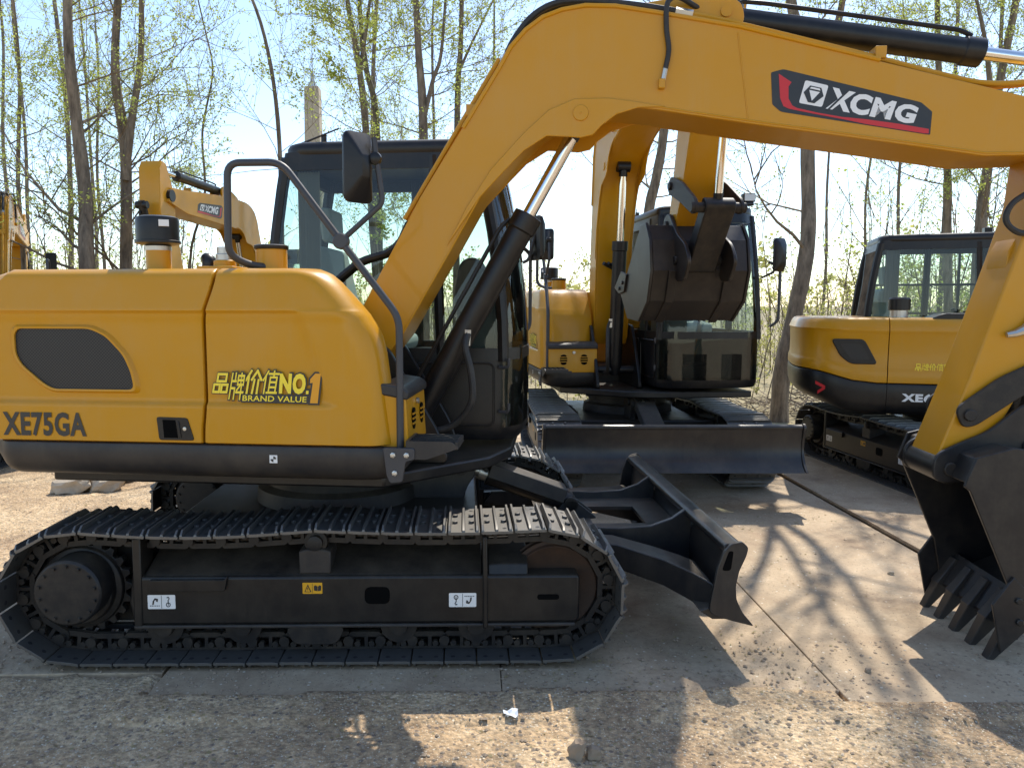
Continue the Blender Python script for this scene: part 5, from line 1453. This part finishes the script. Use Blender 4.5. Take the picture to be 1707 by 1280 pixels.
def grow(wood, leaves, p, d, length, r, depth, rnd, lv, ls, zmax):
    n = 5 if depth > 0 else 4
    pts = [p.copy()]; dirs = []
    cur = d.normalized(); q = p.copy()
    for i in range(n):
        cur = (cur + V((rnd.gauss(0, .16), rnd.gauss(0, .16), rnd.gauss(0.06, .12)))).normalized()
        q = q + cur * (length / n); pts.append(q.copy()); dirs.append(cur.copy())
    wood.tube(pts, [max(0.0022, r * (1 - 0.8 * i / n)) for i in range(n + 1)], 5 if r > 0.02 else 3, cap=False)
    if depth > 0:
        for k in range({3: 5, 2: 5, 1: 5}[depth]):
            t = rnd.uniform(.25, 1.0); i = min(n - 1, int(t * n)); s = pts[i].lerp(pts[i + 1], t * n - i)
            b = dirs[i]; o = b.orthogonal().normalized(); o = Matrix.Rotation(rnd.random() * 6.283, 3, b) @ o
            nd = (b * rnd.uniform(.5, 1.1) + o * rnd.uniform(.6, 1.0) + V((0, 0, .25))).normalized()
            if s.z < zmax: grow(wood, leaves, s, nd, length * rnd.uniform(.38, .65), r * 0.45, depth - 1, rnd, lv, ls, zmax)
    if depth <= 1:
        for k in range(int(0.95 * lv * (1.0 if depth == 0 else .6) * rnd.uniform(.5, 1.5))):
            t = rnd.uniform(.1, 1.0); i = min(n - 1, int(t * n)); s = pts[i].lerp(pts[i + 1], t * n - i)
            for _ in range(rnd.choice((1, 2, 2, 3))):
                leaf(leaves, s + V((rnd.gauss(0, .03), rnd.gauss(0, .03), rnd.gauss(0, .03))), ls * rnd.uniform(.6, 1.3), rnd)

def tree(label, stems, Y, seed, limbs=9, lv=7, ls=0.032, zmax=8.5, z0=1.8, mat='bark', reach=1.8, boughs=0, group='trees behind the excavators'):
    rnd = random.Random(seed)
    first = stems[0][0]
    base = at(first[0][0], first[0][1], Y)
    root = thing('tree', label, 'tree', (base.x, base.y, 0), 0, group)
    inv = V((base.x, base.y, 0))
    trunk, twigs, leaves = MB(), MB(), MB()
    for si, (pts, w) in enumerate(stems):
        P = [at(px, py, Y) - inv for px, py in pts]
        for i in range(1, len(P)): P[i].y += rnd.uniform(-.10, .10) * min(1, i)
        if si == 0: P[0].z = min(P[0].z, 0.0) - 0.1
        P = bez(P, 5)
        top = P[-1] + (P[-1] - P[-3]).normalized() * 2.2; P.append(top)
        r0 = w * Y / 1282 / 2; n = len(P)
        rs = [r0 * (1.0 - 0.55 * (i / (n - 1)) ** 1.1) * (1 + .05 * rnd.uniform(-1, 1)) for i in range(n)]
        if si == 0: rs[0] *= 1.35; rs[1] *= 1.12
        rs[-1] *= .4
        trunk.tube(P, rs, 10)
        k_n = limbs if si == 0 else max(3, limbs * 2 // 3)
        for k in range(k_n):
            t = rnd.random(); f_ = t * (n - 1); i = min(n - 2, int(f_)); s = P[i].lerp(P[i + 1], f_ - i)
            if s.z < z0: continue
            a = rnd.random() * 6.283
            d = V((math.cos(a), math.sin(a), rnd.uniform(.1, .9)))
            grow(twigs, leaves, s, d, reach * rnd.uniform(.5, 1.2), rs[i] * rnd.uniform(.13, .28), 2, rnd, lv, ls, zmax)
    trunk.build('trunk', M[mat], root, smooth=60)
    P0 = [at(px, py, Y) - inv for px, py in stems[0][0]]
    for k in range(boughs):
        s = P0[-1] + V((0, 0, 0.25 * k)); a = 2.4 + 4.4 * rnd.random()
        grow(twigs, leaves, s, V((math.cos(a), math.sin(a), rnd.uniform(.15, .6))), rnd.uniform(2.6, 4.2), rnd.uniform(.035, .06), 3, rnd, lv * .5, ls, 12)
    twigs.m = 1; twigs.add(leaves.v, leaves.f)
    twigs.build('crown', [M['twig'], M['leaf']], root, smooth=0)
    return root

tree('leaning grey trunk, thickest of those left of the forked one', [([(168, 735), (150, 445), (138, 330), (124, 200), (118, 80), (112, -60)], 28)], 10.0, 1, limbs=20, lv=8)
tree('forked tree with two dark stems behind the hood exhaust', [([(206, 735), (205, 445), (204, 250), (197, 120), (206, -60)], 23), ([(208, 300), (220, 215), (231, 90), (235, -60)], 15)], 10.6, 2, limbs=18, lv=8)
tree('thin tree with crossing stems right of the concrete mast', [([(640, 660), (612, 235), (598, 110), (584, 30), (570, -60)], 13), ([(600, 120), (607, 60), (622, -40)], 8)], 14.0, 3, limbs=17, lv=8, ls=.05)
tree('slim pale-barked tree rising beside the large mirror', [([(634, 660), (630, 235), (612, 120), (603, 55), (596, -60)], 12)], 15.0, 4, limbs=18, lv=8, mat='barkpale')
tree('straight dark tree with a fork above the cab roof', [([(708, 690), (706, 235), (697, 80), (690, -60)], 17), ([(706, 200), (722, 130), (735, 90), (744, -30)], 8)], 12.0, 5, limbs=15, lv=7)
tree('slender tree just left of the boom, one branch leaning right', [([(760, 680), (762, 200), (768, 70), (770, -60)], 12), ([(765, 120), (790, 65), (834, -20)], 5)], 13.0, 6, limbs=17, lv=8)
tree('curved trunk behind the raised boom of the facing excavator', [([(1060, 660), (1078, 380), (1092, 300), (1107, 220), (1112, 60), (1108, -60)], 20)], 14.0, 7, limbs=16, lv=6, boughs=3)
tree('narrow dark trunk left of the raised boom', [([(1006, 660), (1013, 420), (1009, 220), (1012, 60), (1008, -60)], 12)], 14.5, 8, limbs=15, lv=5)
tree('rough-barked tree standing right behind the end of the far dozer blade', [([(1298, 715), (1303, 625), (1324, 520), (1343, 400), (1350, 240), (1346, 130), (1322, 20), (1318, -60)], 30), ([(1349, 200), (1372, 110), (1400, 30), (1412, -60)], 16)], 10.8, 9, limbs=18, lv=6, reach=1.6, boughs=7)
tree('tree rising behind the roof of the smaller excavator', [([(1584, 680), (1580, 390), (1578, 270), (1566, 120), (1558, -60)], 15)], 13.0, 10, limbs=22, lv=9, boughs=4)
tree('right-leaning tree with a side stem near the arm cylinder', [([(1616, 690), (1632, 390), (1646, 285), (1672, 140), (1692, 10), (1700, -60)], 18), ([(1655, 240), (1648, 130), (1634, 60), (1612, -50)], 9)], 12.0, 11, limbs=23, lv=9, boughs=4)
tree('thin sapling-like tree at the far left behind the boom stub', [([(48, 720), (40, 445), (28, 300), (30, 120), (20, -60)], 9)], 11.5, 12, limbs=24, lv=10)
tree('thin bare tree between the forked tree and the near handrail', [([(330, 690), (318, 445), (340, 330), (336, 220), (352, 120), (346, 60)], 5)], 12.5, 13, limbs=9, lv=6, z0=1.2, zmax=4.6, reach=1.0)
tree('arching thin tree in front of the concrete mast', [([(470, 690), (472, 400), (462, 200), (440, 60), (400, -50)], 9)], 12.5, 14, limbs=14, lv=4, reach=2.0)

# the thin wood farther back: look-alike young trees, copies of three
rnd = random.Random(77)
LAB = 'slender young tree with pale green leaves in the thin wood behind'
protos = []
for k in range(3):
    protos.append(tree(LAB, [([(600 + 10 * k, 640), (604, 400), (598, 200), (606, 0), (602, -120)], 8)], 18.0, 100 + k, limbs=18, lv=5, ls=.040, z0=1.2, zmax=9, reach=2.2, group='young trees in the thin wood'))
spots = [(-11.5, 17), (-9.6, 20), (-8.8, 16.5), (-12.5, 22), (-2.4, 19), (-1.2, 23), (0.4, 20), (-3.2, 24), (10.2, 19), (11.2, 17), (12.6, 21), (14.2, 19), (12.0, 27), (14.0, 28), (-13.4, 27), (-14.5, 24)]
for i, (x, y) in enumerate(spots):
    if i < 3: o = protos[i]
    else:
        src = protos[i % 3]; o = src.copy(); col.objects.link(o)
        for ch in list(src.children):
            c = ch.copy(); col.objects.link(c); c.parent = o
    o.location = (x, y, 0); o.rotation_euler = (0, 0, rnd.random() * 6.28); s = rnd.uniform(.8, 1.25); o.scale = (s, s, s * rnd.uniform(.9, 1.1))

# undergrowth of saplings and dry stalks, and the far edge of the wood
def saplings(name, n, area, h, lv, ls, seed, mat):
    rnd = random.Random(seed); mb = MB()
    for _ in range(n):
        x, y = area(rnd); hh = h[0] + (h[1] - h[0]) * rnd.random() ** 1.6
        p = V((x, y, -0.05)); d = V((rnd.gauss(0, .14), rnd.gauss(0, .14), 1)).normalized()
        pts = [p + d * hh * t + V((rnd.gauss(0, .03), rnd.gauss(0, .03), 0)) * t * hh for t in (0, .35, .7, 1)]
        r = 0.004 + 0.004 * hh
        mb.m = 0; mb.tube(pts, [r, r * .8, r * .5, r * .2], 3, cap=False)
        for k in range(rnd.randint(3, 6)):
            t = rnd.uniform(.2, .95); q = p + d * hh * t; a = rnd.random() * 6.28
            e = q + V((math.cos(a), math.sin(a), rnd.uniform(.5, 1.6))) * hh * rnd.uniform(.10, .22)
            mb.m = 0; mb.tube([q, q.lerp(e, .5) + V((0, 0, .02)), e], [r * .45, r * .35, r * .15], 3, cap=False)
            mb.m = 1
            for _ in range(int(lv * rnd.uniform(.4, 1.6))):
                leaf(mb, q.lerp(e, rnd.random() ** .7) + V((rnd.gauss(0, .04), rnd.gauss(0, .04), rnd.gauss(0, .04))) * hh * .5, ls * rnd.uniform(.6, 1.3), rnd)
    o = mb.build(name, [M['twig'], mat], smooth=0); tag(o, kind='stuff'); return o
saplings('undergrowth', 1100, lambda r: (r.uniform(-14, 17), r.uniform(12.2, 24)), (0.4, 2.6), 9, .050, 21, M['leafolive'])
saplings('undergrowth', 380, lambda r: (r.uniform(-26, 30), r.uniform(24, 42)), (1.2, 4.2), 9, .10, 22, M['leafolive'])
saplings('undergrowth', 420, lambda r: (r.uniform(-6, -15) if r.random() < .5 else r.uniform(7, 18), r.uniform(11.5, 22)), (2.0, 5.2), 12, .06, 23, M['leaf'])
saplings('far_wood', 420, lambda r: (r.uniform(-90, 100), r.uniform(50, 120)), (3.0, 9.0), 9, .38, 24, M['leafolive'])
def heap(rnd_, n, c, r, h, name):
    mb = MB()
    for _ in range(n):
        a, d = rnd_.random() * 6.28, r * rnd_.random() ** .6
        p = V((c[0] + d * math.cos(a) * 1.6, c[1] + d * math.sin(a), h * (1 - d / r) * rnd_.random())); b_ = rnd_.random() * 6.28
        q = p + V((math.cos(b_), math.sin(b_), rnd_.uniform(-.1, .5))) * rnd_.uniform(.2, .6)
        mb.tube([p, p.lerp(q, .5) + V((0, 0, rnd_.uniform(-.04, .06))), q], [.008, .006, .003], 3, cap=False)
    o = mb.build(name, M['twig'], smooth=0); tag(o, kind='stuff')
heap(random.Random(5), 260, (4.9, 11.8), .75, .4, 'brushwood')

# concrete mast with a whip aerial far behind
b = at(529, 520, 60)
t = thing('mast', 'pale concrete mast with a thin aerial rising beyond the trees', 'mast', (b.x, b.y, 0))
mb = MB(); h = 18.0
mb.loft([[(sx * w, sy * w, z) for sx, sy in ((-1, -1), (1, -1), (1, 1), (-1, 1))] for z, w in ((-.5, .72), (h - .3, .54), (h, .52))]); mb.build('shaft', M['concrete'], t, bevel=.03)
mb = MB(); mb.loft([[(sx * w, sy * w, z) for sx, sy in ((-1, -1), (1, -1), (1, 1), (-1, 1))] for z, w in ((h + .001, .3), (h + .35, .28), (h + .36, .16), (h + 1.0, .13))]); mb.build('cap', M['zinc'], t, bevel=.02)
mb = MB(); mb.tube([(0, 0, h + 0.99), (0, 0, h + 4.2)], [.05, .025], 6); mb.build('aerial', M['zinc'], t)
